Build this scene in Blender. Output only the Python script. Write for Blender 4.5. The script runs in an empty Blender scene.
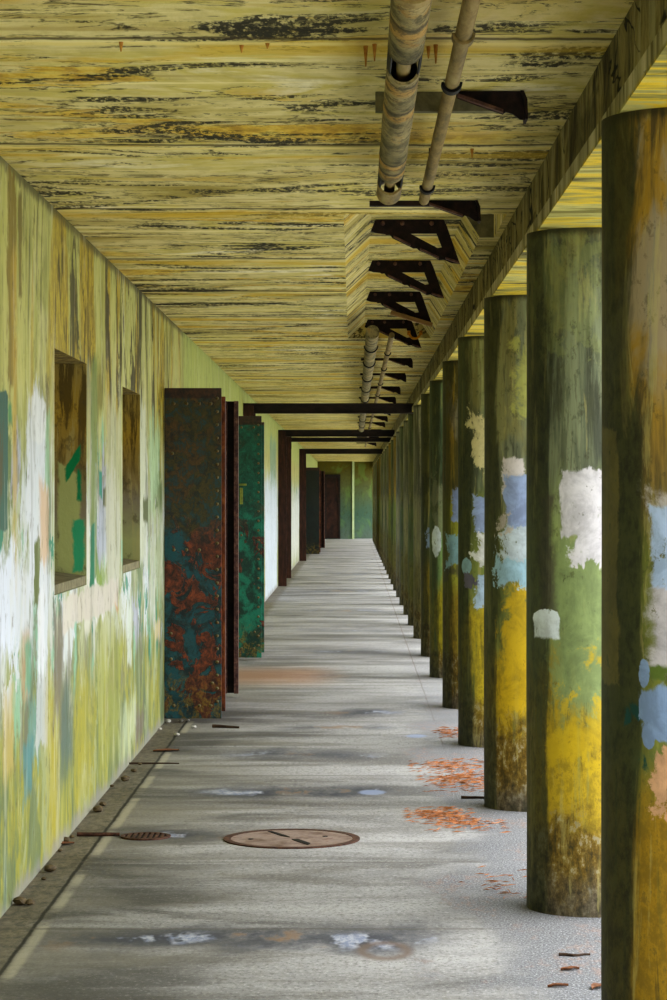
import bpy, bmesh, math, random
from mathutils import Vector, Matrix
random.seed(7)
SC = bpy.context.scene
COL = SC.collection
PI = math.pi
F = 2430.0                      # focal length in px of the photograph
H = 1.6                         # eye height
VX, VY = 353.5, 496.0
WX = -1.338                     # left wall face
CEIL = 2.889
RECESS = 3.015
SOFF = 2.62
YEND = 90.4

# ------------------------------------------------------------ helpers
def lin(c):
    r = []
    for v in c[:3]:
        v /= 255.0
        r.append(v / 12.92 if v <= 0.04045 else ((v + 0.055) / 1.055) ** 2.4)
    return (r[0], r[1], r[2], 1.0)

class NT:
    """small node-tree builder"""
    def __init__(s, name, rough=0.85, metal=0.0, spec=0.3):
        s.m = bpy.data.materials.new(name)
        s.m.use_nodes = True
        s.t = s.m.node_tree
        s.b = s.t.nodes.get('Principled BSDF')
        s.b.inputs['Roughness'].default_value = rough
        s.b.inputs['Metallic'].default_value = metal
        s.b.inputs['Specular IOR Level'].default_value = spec
        tc = s.t.nodes.new('ShaderNodeTexCoord')
        s.obj = tc.outputs['Object']
        sp = s.t.nodes.new('ShaderNodeSeparateXYZ')
        s.t.links.new(s.obj, sp.inputs[0])
        s.x, s.y, s.z = sp.outputs
    def put(s, sock, v):
        if isinstance(v, bpy.types.NodeSocket): s.t.links.new(v, sock)
        else: sock.default_value = v
    def math(s, op, a, b=0.0, c=None, clamp=False):
        n = s.t.nodes.new('ShaderNodeMath'); n.operation = op; n.use_clamp = clamp
        s.put(n.inputs[0], a); s.put(n.inputs[1], b)
        if c is not None: s.put(n.inputs[2], c)
        return n.outputs[0]
    def add(s, a, b): return s.math('ADD', a, b)
    def sub(s, a, b): return s.math('SUBTRACT', a, b)
    def mul(s, a, b): return s.math('MULTIPLY', a, b)
    def vec(s, x, y, z):
        n = s.t.nodes.new('ShaderNodeCombineXYZ')
        s.put(n.inputs[0], x); s.put(n.inputs[1], y); s.put(n.inputs[2], z)
        return n.outputs[0]
    def scaled(s, sx, sy, sz, off=(0, 0, 0), base=None):
        n = s.t.nodes.new('ShaderNodeMapping')
        s.t.links.new(base or s.obj, n.inputs[0])
        n.inputs['Location'].default_value = off
        n.inputs['Scale'].default_value = (sx, sy, sz)
        return n.outputs[0]
    def noise(s, v, scale=1.0, detail=5.0, rough=0.6, dist=0.0):
        n = s.t.nodes.new('ShaderNodeTexNoise')
        s.t.links.new(v, n.inputs['Vector'])
        n.inputs['Scale'].default_value = scale; n.inputs['Detail'].default_value = detail
        n.inputs['Roughness'].default_value = rough; n.inputs['Distortion'].default_value = dist
        return n.outputs['Fac']
    def voro(s, v, scale=1.0, feature='DISTANCE_TO_EDGE'):
        n = s.t.nodes.new('ShaderNodeTexVoronoi'); n.feature = feature
        s.t.links.new(v, n.inputs['Vector']); n.inputs['Scale'].default_value = scale
        return n.outputs['Distance']
    def ramp(s, fac, stops, mode='LINEAR'):
        n = s.t.nodes.new('ShaderNodeValToRGB'); n.color_ramp.interpolation = mode
        e = n.color_ramp.elements
        while len(e) < len(stops): e.new(0.5)
        for el, (p, c) in zip(e, stops): el.position = p
        for el, (p, c) in zip(e, stops): el.color = lin(c)
        s.t.links.new(fac, n.inputs[0])
        return n.outputs[0]
    def step(s, v, lo, hi, smooth=True):
        n = s.t.nodes.new('ShaderNodeMapRange')
        n.interpolation_type = 'SMOOTHSTEP' if smooth else 'LINEAR'
        s.put(n.inputs[0], v)
        if lo < hi:
            n.inputs[1].default_value, n.inputs[2].default_value = lo, hi
            n.inputs[3].default_value, n.inputs[4].default_value = 0.0, 1.0
        else:
            n.inputs[1].default_value, n.inputs[2].default_value = hi, lo
            n.inputs[3].default_value, n.inputs[4].default_value = 1.0, 0.0
        return n.outputs[0]
    def mix(s, fac, a, b, blend='MIX'):
        n = s.t.nodes.new('ShaderNodeMix'); n.data_type = 'RGBA'; n.blend_type = blend
        s.put(n.inputs[0], fac)
        s.put(n.inputs[6], lin(a) if isinstance(a, tuple) else a)
        s.put(n.inputs[7], lin(b) if isinstance(b, tuple) else b)
        return n.outputs[2]
    def band(s, v, c, w, soft):
        """1 where |v-c|<w"""
        d = s.math('ABSOLUTE', s.sub(v, c))
        return s.step(d, w + soft, max(w - soft, 0.0))
    def patch(s, u, v, u0, u1, v0, v1, nz, amp, soft=0.01, slant=0.0):
        """box patch with torn edges: nz is a noise 0..1, amp in metres"""
        cu, ru, cv, rv = (u0 + u1) / 2, abs(u1 - u0) / 2, (v0 + v1) / 2, abs(v1 - v0) / 2
        vv = s.math('MULTIPLY_ADD', s.sub(u, cu), slant, v) if slant else v
        du = s.sub(s.math('ABSOLUTE', s.sub(u, cu)), ru)
        dv = s.sub(s.math('ABSOLUTE', s.sub(vv, cv)), rv)
        d = s.math('MAXIMUM', du, dv)
        d = s.math('MULTIPLY_ADD', s.sub(nz, 0.5), amp, d)
        return s.step(d, soft, -soft)
    def blob(s, u, v, cu, cv, ru, rv, nz, amp=0.3, soft=0.08):
        a = s.math('DIVIDE', s.sub(u, cu), ru); b = s.math('DIVIDE', s.sub(v, cv), rv)
        d = s.add(s.mul(a, a), s.mul(b, b))
        d = s.math('MULTIPLY_ADD', s.sub(nz, 0.5), amp, d)
        return s.step(d, 1 + soft, 1 - soft)
    def finish(s, color, bump=None, strength=0.3, dist=0.01, rough=None):
        s.put(s.b.inputs['Base Color'], lin(color) if isinstance(color, tuple) else color)
        if rough is not None: s.put(s.b.inputs['Roughness'], rough)
        if bump is not None:
            n = s.t.nodes.new('ShaderNodeBump')
            n.inputs['Strength'].default_value = strength; n.inputs['Distance'].default_value = dist
            s.t.links.new(bump, n.inputs['Height']); s.t.links.new(n.outputs[0], s.b.inputs['Normal'])
        return s.m

def mesh_obj(name, bm, mats, parent=None, smooth=False, loc=None, kind=None):
    bmesh.ops.recalc_face_normals(bm, faces=bm.faces[:])
    me = bpy.data.meshes.new(name); bm.to_mesh(me); bm.free()
    if not isinstance(mats, (list, tuple)): mats = [mats]
    for m in mats: me.materials.append(m)
    if smooth:
        for p in me.polygons: p.use_smooth = True
        try: me.set_sharp_from_angle(angle=math.radians(40))
        except Exception: pass
    o = bpy.data.objects.new(name, me); COL.objects.link(o)
    if parent: o.parent = parent
    if loc: o.location = loc
    if kind: o['kind'] = kind
    return o

def split_loose(o):
    """every separate piece of a part becomes a part of its own"""
    bm = bmesh.new(); bm.from_mesh(o.data)
    seen, groups = set(), []
    for v in bm.verts:
        if v in seen: continue
        st, g = [v], []
        seen.add(v)
        while st:
            a = st.pop(); g.append(a)
            for e in a.link_edges:
                b = e.other_vert(a)
                if b not in seen: seen.add(b); st.append(b)
        groups.append(set(x.index for x in g))
    bm.free()
    if len(groups) < 2: return
    src = o.data
    for k, g in enumerate(groups):
        b2 = bmesh.new(); b2.from_mesh(src)
        bmesh.ops.delete(b2, geom=[v for v in b2.verts if v.index not in g], context='VERTS')
        me = bpy.data.meshes.new(o.name); b2.to_mesh(me); b2.free()
        for m in src.materials: 
            if not me.materials or m.name not in me.materials: me.materials.append(m)
        if k == 0: o.data = me
        else:
            c = o.copy(); c.data = me; COL.objects.link(c)

def empty(name, loc=(0, 0, 0), rz=0.0):
    o = bpy.data.objects.new(name, None); COL.objects.link(o)
    o.location = loc; o.rotation_euler = (0, 0, rz); o.empty_display_size = 0.1
    return o

def tag(o, label, cat, group=None):
    o['label'] = label; o['category'] = cat
    if group: o['group'] = group
    return o

def box(bm, x0, x1, y0, y1, z0, z1, mi=0, bevel=0.0):
    r = bmesh.ops.create_cube(bm, size=1.0)
    vs = r['verts']
    for v in vs:
        v.co = Vector(((x0 + x1) / 2 + v.co.x * (x1 - x0), (y0 + y1) / 2 + v.co.y * (y1 - y0), (z0 + z1) / 2 + v.co.z * (z1 - z0)))
    fs = set(f for v in vs for f in v.link_faces)
    for f in fs: f.material_index = mi
    if bevel:
        es = list(set(e for v in vs for e in v.link_edges))
        bmesh.ops.bevel(bm, geom=es, offset=bevel, segments=2, affect='EDGES', profile=0.5)
    return bm

def prism_y(bm, pts, y0, y1, holes=()):
    """extrude an XZ polygon along Y (holes only as triangulated cut)"""
    n = len(pts)
    a = [bm.verts.new((p[0], y0, p[1])) for p in pts]
    b = [bm.verts.new((p[0], y1, p[1])) for p in pts]
    if not holes:
        bm.faces.new(a); bm.faces.new(b[::-1])
    for i in range(n):
        bm.faces.new((a[i], a[(i + 1) % n], b[(i + 1) % n], b[i]))
    rings = [(a, b)]
    for h in holes:
        ha = [bm.verts.new((p[0], y0, p[1])) for p in h]
        hb = [bm.verts.new((p[0], y1, p[1])) for p in h]
        m = len(h)
        for i in range(m):
            bm.faces.new((ha[i], hb[i], hb[(i + 1) % m], ha[(i + 1) % m]))
        rings.append((ha, hb))
    if holes:
        for side in (0, 1):
            es = []
            for r in rings:
                v = r[side]
                for i in range(len(v)):
                    e = bm.edges.get((v[i], v[(i + 1) % len(v)]))
                    es.append(e)
            bmesh.ops.triangle_fill(bm, edges=es, use_beauty=True, use_dissolve=False)
    return bm

def tube_y(bm, cx, cz, r, y0, y1, seg=24, a0=0.0, a1=2 * PI, th=0.006, wob=0.0, ny=2):
    """open pipe along Y with wall thickness"""
    full = abs(a1 - a0 - 2 * PI) < 1e-6
    n = seg if full else seg + 1
    rings = []
    for j in range(ny):
        y = y0 + (y1 - y0) * j / (ny - 1)
        ww = 1 + (random.uniform(-wob, wob) if wob else 0)
        o, q = [], []
        for i in range(n):
            a = a0 + (a1 - a0) * i / seg
            o.append(bm.verts.new((cx + r * ww * math.cos(a), y, cz + r * ww * math.sin(a))))
            q.append(bm.verts.new((cx + (r * ww - th) * math.cos(a), y, cz + (r * ww - th) * math.sin(a))))
        rings.append((o, q))
    rng = range(n if full else n - 1)
    for j in range(ny - 1):
        (o0, q0), (o1, q1) = rings[j], rings[j + 1]
        for i in rng:
            k = (i + 1) % n
            bm.faces.new((o0[i], o0[k], o1[k], o1[i])); bm.faces.new((q0[i], q1[i], q1[k], q0[k]))
        if not full:
            bm.faces.new((o0[0], o1[0], q1[0], q0[0])); bm.faces.new((o0[-1], q0[-1], q1[-1], o1[-1]))
    for (o, q) in (rings[0], rings[-1]):
        for i in rng:
            k = (i + 1) % n
            bm.faces.new((o[i], q[i], q[k], o[k]))
    return bm

def disc_ring(bm, r0, r1, z0, z1, seg=48):
    """annulus (r0 may be 0)"""
    rings = []
    for z in (z0, z1):
        o = [bm.verts.new((r1 * math.cos(2 * PI * i / seg), r1 * math.sin(2 * PI * i / seg), z)) for i in range(seg)]
        q = [bm.verts.new((r0 * math.cos(2 * PI * i / seg), r0 * math.sin(2 * PI * i / seg), z)) for i in range(seg)] if r0 else None
        rings.append((o, q))
    (o0, q0), (o1, q1) = rings
    for i in range(seg):
        k = (i + 1) % seg
        bm.faces.new((o0[i], o0[k], o1[k], o1[i]))
        if r0:
            bm.faces.new((q0[i], q1[i], q1[k], q0[k]))
            bm.faces.new((o1[i], o1[k], q1[k], q1[i])); bm.faces.new((o0[i], q0[i], q0[k], o0[k]))
    if not r0:
        bm.faces.new(o1); bm.faces.new(o0[::-1])
    return bm

def wallpt(px, py):
    """photo pixel -> (Y, z) on the left wall"""
    Y = -WX * F / (VX - px)
    return Y, H + (VY - py) * Y / F
def wallrect(x0, x1, ytop, ybot):
    Y0 = wallpt(x0, 0)[0]; Y1 = wallpt(x1, 0)[0]
    Ym = wallpt((x0 + x1) / 2, 0)[0]
    return Y0, Y1, H + (VY - ybot) * Ym / F, H + (VY - ytop) * Ym / F

# ------------------------------------------------------------ materials: left wall
def mat_wall():
    n = NT('peeling_painted_wall', rough=0.75)
    u, v = n.y, n.z
    s1 = n.noise(n.scaled(1, 2.0, 0.75), 1.0, 8, 0.62, 0.7)          # vertical streaks
    s2 = n.noise(n.scaled(1, 5.0, 0.5, (3, 7, 1)), 1.0, 6, 0.6, 0.4)
    s3 = n.noise(n.scaled(1, 1.3, 0.9, (9, 2, 5)), 1.0, 5, 0.6, 0.8)
    fine = n.noise(n.scaled(1, 14, 9), 1.0, 6, 0.7)
    torn = n.noise(n.scaled(1, 4, 3, (2, 4, 4)), 1.0, 7, 0.65, 0.5)
    low = n.ramp(s1, [(0.33, (82, 102, 88)), (0.41, (126, 138, 78)), (0.47, (162, 158, 54)), (0.53, (136, 144, 74)), (0.58, (166, 164, 66)), (0.64, (160, 172, 134)), (0.70, (94, 112, 108))])
    mid = n.ramp(s1, [(0.34, (98, 118, 84)), (0.42, (146, 158, 108)), (0.48, (190, 196, 166)), (0.54, (150, 162, 96)), (0.6, (196, 200, 180)), (0.68, (116, 134, 104))])
    top = n.ramp(s1, [(0.34, (140, 134, 56)), (0.42, (178, 178, 96)), (0.49, (198, 196, 120)), (0.56, (176, 178, 98)), (0.63, (204, 202, 138)), (0.7, (150, 150, 72))])
    vz = n.add(v, n.mul(n.sub(s2, 0.5), 0.9))
    gb = n.noise(n.scaled(1, 1.4, 1.0, (7, 7, 7)), 1.0, 8, 0.65, 0.8)
    low = n.mix(n.mul(n.step(gb, 0.50, 0.57), 0.75), low, (104, 122, 84))
    low = n.mix(n.mul(n.step(gb, 0.44, 0.39), 0.6), low, (168, 176, 128))
    c = n.mix(n.step(vz, 0.55, 1.15), low, mid)
    c = n.mix(n.step(vz, 1.5, 2.15), c, top)
    # broad whitish washed area at mid height
    wash = n.mul(n.band(vz, 1.28, 0.42, 0.2), n.step(s3, 0.46, 0.6))
    c = n.mix(n.mul(wash, 0.8), c, (214, 220, 218))
    for (off, thr, col, z0, z1, op) in ((11, 0.565, (100, 124, 62), 1.0, 2.05, 0.85), (17, 0.55, (212, 220, 222), 0.75, 1.75, 0.85), (23, 0.58, (140, 190, 156), 0.6, 1.9, 0.8), (29, 0.60, (176, 180, 194), 0.7, 1.8, 0.85), (37, 0.62, (34, 134, 104), 0.5, 1.8, 0.9), (41, 0.57, (128, 124, 96), 0.4, 1.7, 0.6)):
        q = n.noise(n.scaled(1, 2.3, 1.5, (off, off * 2, off)), 1.0, 8, 0.62, 0.4)
        zz = n.add(v, n.mul(n.sub(s2, 0.5), 1.0))
        c = n.mix(n.mul(n.mul(n.step(q, thr, thr + 0.015), n.mul(n.step(zz, z0 - 0.1, z0 + 0.1), n.step(zz, z1 + 0.1, z1 - 0.1))), op), c, col)
    # ochre and dark drips from the ceiling
    dr = n.noise(n.scaled(1, 1.7, 0.35, (1, 3, 2)), 1.0, 8, 0.62, 0.9)
    near = n.band(u, 14.4, 4.2, 2.2)
    reach = n.step(n.add(v, n.mul(s2, 1.3)), 2.35, 2.9)
    dm = n.mul(n.mul(n.step(dr, 0.49, 0.54), reach), n.math('MULTIPLY_ADD', near, 0.6, 0.4))
    c = n.mix(n.mul(dm, 0.9), c, n.mix(n.step(fine, 0.42, 0.58), (150, 126, 20), (196, 172, 30)))
    dk = n.noise(n.scaled(1, 3.0, 0.9, (5, 1, 8)), 1.0, 9, 0.72, 1.2)
    dkm = n.mul(n.mul(n.step(dk, 0.52, 0.57), reach), n.math('MULTIPLY_ADD', near, 0.7, 0.3))
    c = n.mix(n.mul(dkm, 0.92), c, (66, 56, 20))
    edge = n.mul(n.step(n.add(v, n.mul(n.sub(fine, 0.5), 0.1)), 2.83, 2.88), 0.8)
    c = n.mix(edge, c, (82, 74, 34))
    grn = n.mul(n.step(n.add(u, n.mul(torn, 0.8)), 19.3, 19.7), n.step(v, 2.2, 2.5))
    c = n.mix(n.mul(grn, 0.75), c, (178, 192, 104))
    # individual paint patches, measured along the wall
    n.t_w = n.add(n.mul(torn, 0.6), n.mul(n.noise(n.scaled(1, 5.5, 2.2, (8, 8, 8)), 1.0, 7, 0.7, 0.4), 0.4))
    P = [
        ((8, 16, 165, 400), (132, 112, 34), 0.2, 0.03, 0.85), ((18, 22, 190, 300), (112, 96, 30), 0.12, 0.03, 0.8), ((12, 17, 250, 600), (190, 160, 56), 0.14, 0.05, 0.7),
        ((27, 48, 390, 600), (216, 222, 224), 0.3, 0.05, 0.95), ((31, 47, 395, 440), (224, 228, 224), 0.1, 0.01, 0.9),
        ((-40, 17, 535, 660), (220, 228, 236), 0.35, 0.05, 0.95), ((15, 32, 560, 640), (214, 220, 222), 0.3, 0.06, 0.9),
        ((-20, 8, 388, 534), (66, 104, 88), 0.05, 0.006, 1), ((-5, 2, 430, 520), (96, 84, 48), 0.2, 0.03, .8),
        ((8, 12, 400, 425), (60, 140, 90), 0.1, 0.02, .8),
        ((45, 50, 405, 490), (150, 190, 150), 0.15, 0.03, .8), ((40, 49, 485, 560), (206, 166, 108), 0.2, 0.04, .7),
        ((34, 40, 540, 608), (106, 118, 62), 0.12, 0.012, 1), ((22, 30, 630, 700), (196, 160, 116), 0.15, 0.04, .6),
        ((38, 44, 590, 690), (224, 228, 228), 0.15, 0.03, .9), ((25, 32, 640, 690), (72, 160, 120), 0.2, 0.04, .7),
        ((28, 41, 690, 762), (112, 160, 150), 0.35, 0.05, .75), ((36, 47, 682, 745), (192, 196, 190), 0.3, 0.03, .85), ((23, 32, 745, 800), (88, 140, 140), 0.3, 0.05, .7),
        ((4, 13, 690, 770), (192, 172, 104), 0.2, 0.06, .7), ((47, 58, 690, 880), (180, 166, 46), 0.3, 0.12, .55),
        ((53, 62, 605, 720), (122, 116, 96), 0.25, 0.06, .85), ((60, 74, 690, 770), (92, 112, 100), 0.3, 0.1, .8),
        ((74, 92, 690, 800), (174, 166, 54), 0.4, 0.12, .45), ((97, 122, 600, 760), (170, 172, 70), 0.4, 0.12, .5),
        ((84, 90, 500, 630), (216, 216, 196), 0.2, 0.04, .9), ((87, 94, 370, 520), (176, 180, 140), 0.2, 0.06, .6),
        ((91, 97, 355, 580), (118, 140, 70), 0.14, 0.03, .8), ((90, 95, 525, 590), (26, 124, 88), 0.14, 0.012, 1),
        ((98, 108, 485, 565), (178, 186, 200), 0.3, 0.05, .85), ((99, 102, 470, 497), (40, 150, 130), 0.05, 0.012, 1),
        ((103, 106, 488, 505), (86, 92, 62), 0.06, 0.012, 1), ((97, 108, 560, 600), (140, 168, 72), 0.25, 0.06, .8), ((106, 121, 400, 590), (188, 188, 150), 0.3, 0.1, .7),
        ((96, 104, 590, 612), (226, 228, 226), 0.3, 0.03, .9), ((114, 118, 590, 610), (214, 160, 110), 0.1, 0.03, .8),
        ((128, 132, 600, 660), (206, 216, 200), 0.25, 0.05, .8), ((140, 146, 400, 560), (206, 212, 186), 0.25, 0.05, .8),
        ((143, 148, 498, 522), (96, 106, 62), 0.12, 0.02, 1), ((150, 160, 430, 510), (176, 206, 160), 0.5, 0.1, .8), ((157, 162, 483, 512), (104, 124, 70), 0.2, 0.05, .9),
        ((150, 164, 520, 600), (190, 198, 164), 0.5, 0.15, .7), ((155, 160, 620, 640), (212, 196, 150), 0.1, 0.03, .8),
        ((135, 143, 706, 748), (118, 110, 92), 0.3, 0.05, .95), ((120, 136, 700, 752), (196, 208, 170), 0.4, 0.1, .6),
        ((270, 276, 440, 500), (120, 156, 128), 0.5, 0.1, .8), ((265, 277, 480, 620), (206, 218, 226), 0.6, 0.2, .9), ((291, 299, 500, 560), (206, 210, 200), 0.9, 0.3, .8),
    ]
    for (px, col, amp, soft, op) in P:
        Y0, Y1, z0, z1 = wallrect(*px)
        m = n.patch(u, v, Y0, Y1, z0, z1, n.t_w, amp * 3.0, soft)
        c = n.mix(n.mul(m, op), c, col)
    # cream roller band sloping across under the niches
    Y0, Y1, z0, z1 = wallrect(63, 118, 612, 655)
    m = n.patch(u, v, Y0, Y1, 0.98, 1.13, torn, 0.16, 0.01)
    c = n.mix(n.mul(m, 0.9), c, (206, 200, 184))
    # grime and chips
    hs = n.noise(n.scaled(1, 6.0, 1.1, (2, 2, 2)), 1.0, 8, 0.72, 0.6)
    c = n.mix(n.mul(n.step(hs, 0.53, 0.62), 0.34), c, (92, 96, 66))
    c = n.mix(n.mul(n.step(hs, 0.46, 0.38), 0.28), c, (214, 214, 186))
    c = n.mix(n.mul(n.step(fine, 0.56, 0.66), 0.45), c, (92, 86, 50))
    base = n.step(n.add(v, n.mul(n.sub(torn, 0.5), 0.25)), 0.09, 0.0)
    c = n.mix(n.mul(base, 0.8), c, (150, 148, 138))
    c = n.mix(1.0, c, (236, 234, 236), 'MULTIPLY')
    return n.finish(c, n.add(n.mul(torn, 0.7), n.mul(fine, 0.4)), 0.35, 0.012)

def mat_niche():
    n = NT('niche_reveal_paint', rough=0.8)
    a = n.noise(n.scaled(3, 3, 1.6), 1.0, 6, 0.65, 0.6)
    f = n.noise(n.scaled(16, 16, 10), 1.0, 6, 0.7)
    z = n.add(n.z, n.mul(n.sub(a, 0.5), 0.5))
    c = n.ramp(n.math('MULTIPLY_ADD', z, 0.8, -0.8), [(0.0, (150, 156, 104)), (0.25, (160, 164, 112)), (0.42, (134, 126, 104)), (0.62, (138, 120, 66)), (0.8, (166, 138, 46)), (1.0, (150, 132, 70))])
    sk = n.noise(n.scaled(16, 16, 1.6, (2, 2, 2)), 1.0, 8, 0.7, 0.5)
    c = n.mix(n.mul(n.mul(n.step(sk, 0.49, 0.56), n.step(n.z, 1.5, 2.0)), 0.75), c, (60, 48, 18))
    c = n.mix(n.mul(n.step(sk, 0.45, 0.39), 0.4), c, (176, 166, 110))
    c = n.mix(n.mul(n.step(f, 0.54, 0.64), 0.5), c, (70, 62, 38))
    c = n.mix(n.mul(n.step(a, 0.55, 0.59), 0.55), c, (104, 100, 70))
    for (x0, x1, z0, z1, col, sl) in ((-1.48, -1.375, 1.22, 1.74, (166, 172, 112), 0.6), (-1.445, -1.368, 1.72, 1.80, (14, 128, 78), -1.6), (-1.388, -1.366, 1.58, 1.74, (18, 126, 80), 0), (-1.405, -1.352, 1.22, 1.48, (60, 160, 116), 0)):
        m = n.patch(n.x, n.z, x0, x1, z0, z1, f, 0.05, 0.008, sl)
        m = n.mul(m, n.step(n.y, 12.7, 12.6))
        c = n.mix(m, c, col)
    return n.finish(c, n.add(a, f), 0.4, 0.01)

# ------------------------------------------------------------ ceiling
def mat_ceiling(name='stained_ceiling_plaster', seed=0.0, dark=0.0):
    n = NT(name, rough=0.8)
    o = (seed, seed * 2, 0)
    a = n.noise(n.scaled(0.8, 1.9, 1, o), 1.0, 9, 0.62, 0.5)
    b = n.noise(n.scaled(0.75, 2.4, 1, (4 + seed, 1, 0)), 1.0, 9, 0.64, 0.6)
    d = n.noise(n.scaled(1.1, 2.8, 1, (2, 9 + seed, 0)), 1.0, 9, 0.68, 0.8)
    s = n.noise(n.scaled(0.5, 9.0, 1, (6, seed, 0)), 1.0, 5, 0.6, 0.2)
    f = n.noise(n.scaled(40, 16, 1), 1.0, 5, 0.75)
    g = n.noise(n.scaled(9, 5, 1, (1, 1, 1)), 1.0, 7, 0.7)
    big = n.noise(n.scaled(0.3, 0.45, 1, (7, 3, 0)), 1.0, 3, 0.5)
    c = n.ramp(a, [(0.35, (168, 150, 74)), (0.43, (206, 190, 122)), (0.50, (224, 210, 152)), (0.57, (208, 192, 104)), (0.65, (240, 230, 196))])
    c = n.mix(n.mul(n.step(g, 0.44, 0.60), 0.35), c, (180, 166, 96))
    gate = n.math('MULTIPLY_ADD', n.math('MAXIMUM', n.step(n.noise(n.scaled(0.5, 0.75, 1, (5, 2, 9)), 1.0, 4, 0.55), 0.46, 0.56), n.step(n.y, 11, 15)), 0.75, 0.25)
    c = n.mix(n.mul(n.mul(n.step(s, 0.56, 0.64), 0.5), gate), c, (168, 142, 62))
    c = n.mix(n.mul(n.mul(n.step(s, 0.43, 0.36), 0.6), gate), c, (250, 236, 176))
    och = n.mul(n.step(b, 0.53, 0.575), n.step(big, 0.38, 0.52))
    c = n.mix(n.mul(n.mul(och, 0.9), gate), c, n.ramp(g, [(0.40, (176, 136, 24)), (0.5, (212, 174, 48)), (0.6, (230, 204, 100))]))
    ln = n.step(n.math('ABSOLUTE', n.sub(b, 0.535)), 0.010, 0.003)
    c = n.mix(n.mul(n.mul(ln, n.step(g, 0.40, 0.5)), 0.9), c, (62, 50, 16))
    ln2 = n.step(n.math('ABSOLUTE', n.sub(a, 0.46)), 0.007, 0.002)
    c = n.mix(n.mul(n.mul(ln2, n.step(g, 0.46, 0.54)), 0.85), c, (70, 60, 24))
    mm = n.mul(n.step(d, 0.535, 0.585), n.step(f, 0.44, 0.52))
    c = n.mix(n.mul(mm, 0.95), c, (46, 42, 20))
    m3 = n.step(n.add(n.add(n.mul(d, 0.65), n.mul(s, 0.35)), n.mul(n.band(n.y, 16.0, 4.5, 1.5), 0.03)), 0.57, 0.605)
    c = n.mix(n.mul(n.mul(m3, n.step(f, 0.36, 0.46)), n.mul(gate, 0.9)), c, (40, 36, 16))
    wob = n.noise(n.scaled(1.2, 0.2, 1, (3, 3, 3)), 1.0, 6, 0.65)
    yy = n.add(n.y, n.mul(n.sub(wob, 0.5), 0.16))
    for i, sy in enumerate((6.93, 9.0, 11.0, 13.3, 15.4, 17.6, 20.3, 23.0, 26.4, 30, 34, 39, 46, 54, 64)):
        vis = n.step(n.noise(n.scaled(1.6, 0.1, 1, (i * 3.3, 0, 0)), 1.0, 4), 0.34, 0.5)
        m = n.mul(n.band(yy, sy, 0.014 + 0.0014 * sy, 0.014), vis)
        c = n.mix(n.mul(m, 0.85), c, (234, 216, 140))
        m = n.band(yy, sy - 0.06 - 0.003 * sy, 0.010 + 0.0012 * sy, 0.012)
        c = n.mix(n.mul(m, 0.8), c, (62, 48, 18))
        m = n.band(yy, sy + 0.16, 0.12, 0.06)
        c = n.mix(n.mul(n.mul(m, n.step(b, 0.44, 0.52)), 0.7), c, (216, 182, 58))
    c = n.mix(n.mul(n.step(n.y, 20.0, 34.0), 0.3), c, (186, 164, 60))
    if dark: c = n.mix(dark, c, (90, 84, 50))
    return n.finish(c, n.add(n.sub(n.mul(g, 0.6), n.mul(mm, 0.3)), n.mul(b, 0.6)), 0.6, 0.02)

def mat_beam():
    n = NT('mouldy_concrete_beam', rough=0.85)
    a = n.noise(n.scaled(2, 1.8, 2.2), 1.0, 7, 0.68, 0.8)
    st = n.noise(n.scaled(6, 7, 1.0, (1, 5, 2)), 1.0, 6, 0.65, 0.5)
    f = n.noise(n.scaled(22, 22, 14), 1.0, 6, 0.75)
    c = n.ramp(a, [(0.36, (62, 54, 28)), (0.46, (112, 102, 62)), (0.55, (148, 136, 90)), (0.64, (92, 82, 36))])
    c = n.mix(n.mul(n.step(st, 0.54, 0.62), 0.6), c, (168, 162, 126))
    c = n.mix(n.mul(n.step(st, 0.46, 0.40), 0.7), c, (48, 43, 24))
    c = n.mix(n.mul(n.step(f, 0.55, 0.68), 0.5), c, (44, 40, 20))
    cz = n.noise(n.scaled(1.0, 1.5, 3.6, (0, 0, 0.3)), 1.0, 3, 0.5, 0.8)
    crm = n.mul(n.step(n.math('ABSOLUTE', n.sub(cz, 0.5)), 0.014, 0.007), n.step(n.noise(n.scaled(1, 1.1, 2.5, (8, 8, 8)), 1.0, 3), 0.42, 0.46))
    c = n.mix(crm, c, (18, 15, 8))
    lip = n.mul(n.step(n.x, 0.722, 0.712), n.step(n.z, 2.7, 2.69))
    c = n.mix(n.mul(lip, 0.75), c, n.ramp(st, [(0.38, (112, 104, 66)), (0.5, (184, 176, 140)), (0.6, (214, 206, 180)), (0.68, (176, 150, 50))]))
    # yellow lichen underneath
    und = n.step(n.z, 2.635, 2.62)
    b = n.noise(n.scaled(0.8, 3.2, 1, (4, 1, 0)), 1.0, 6, 0.62, 0.8)
    yc = n.ramp(b, [(0.36, (88, 80, 30)), (0.44, (150, 142, 76)), (0.50, (214, 182, 36)), (0.55, (186, 178, 110)), (0.62, (120, 112, 50))])
    c = n.mix(und, c, yc)
    return n.finish(c, n.add(n.mul(a, 0.8), n.sub(n.mul(f, 0.4), crm)), 0.6, 0.02)

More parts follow.
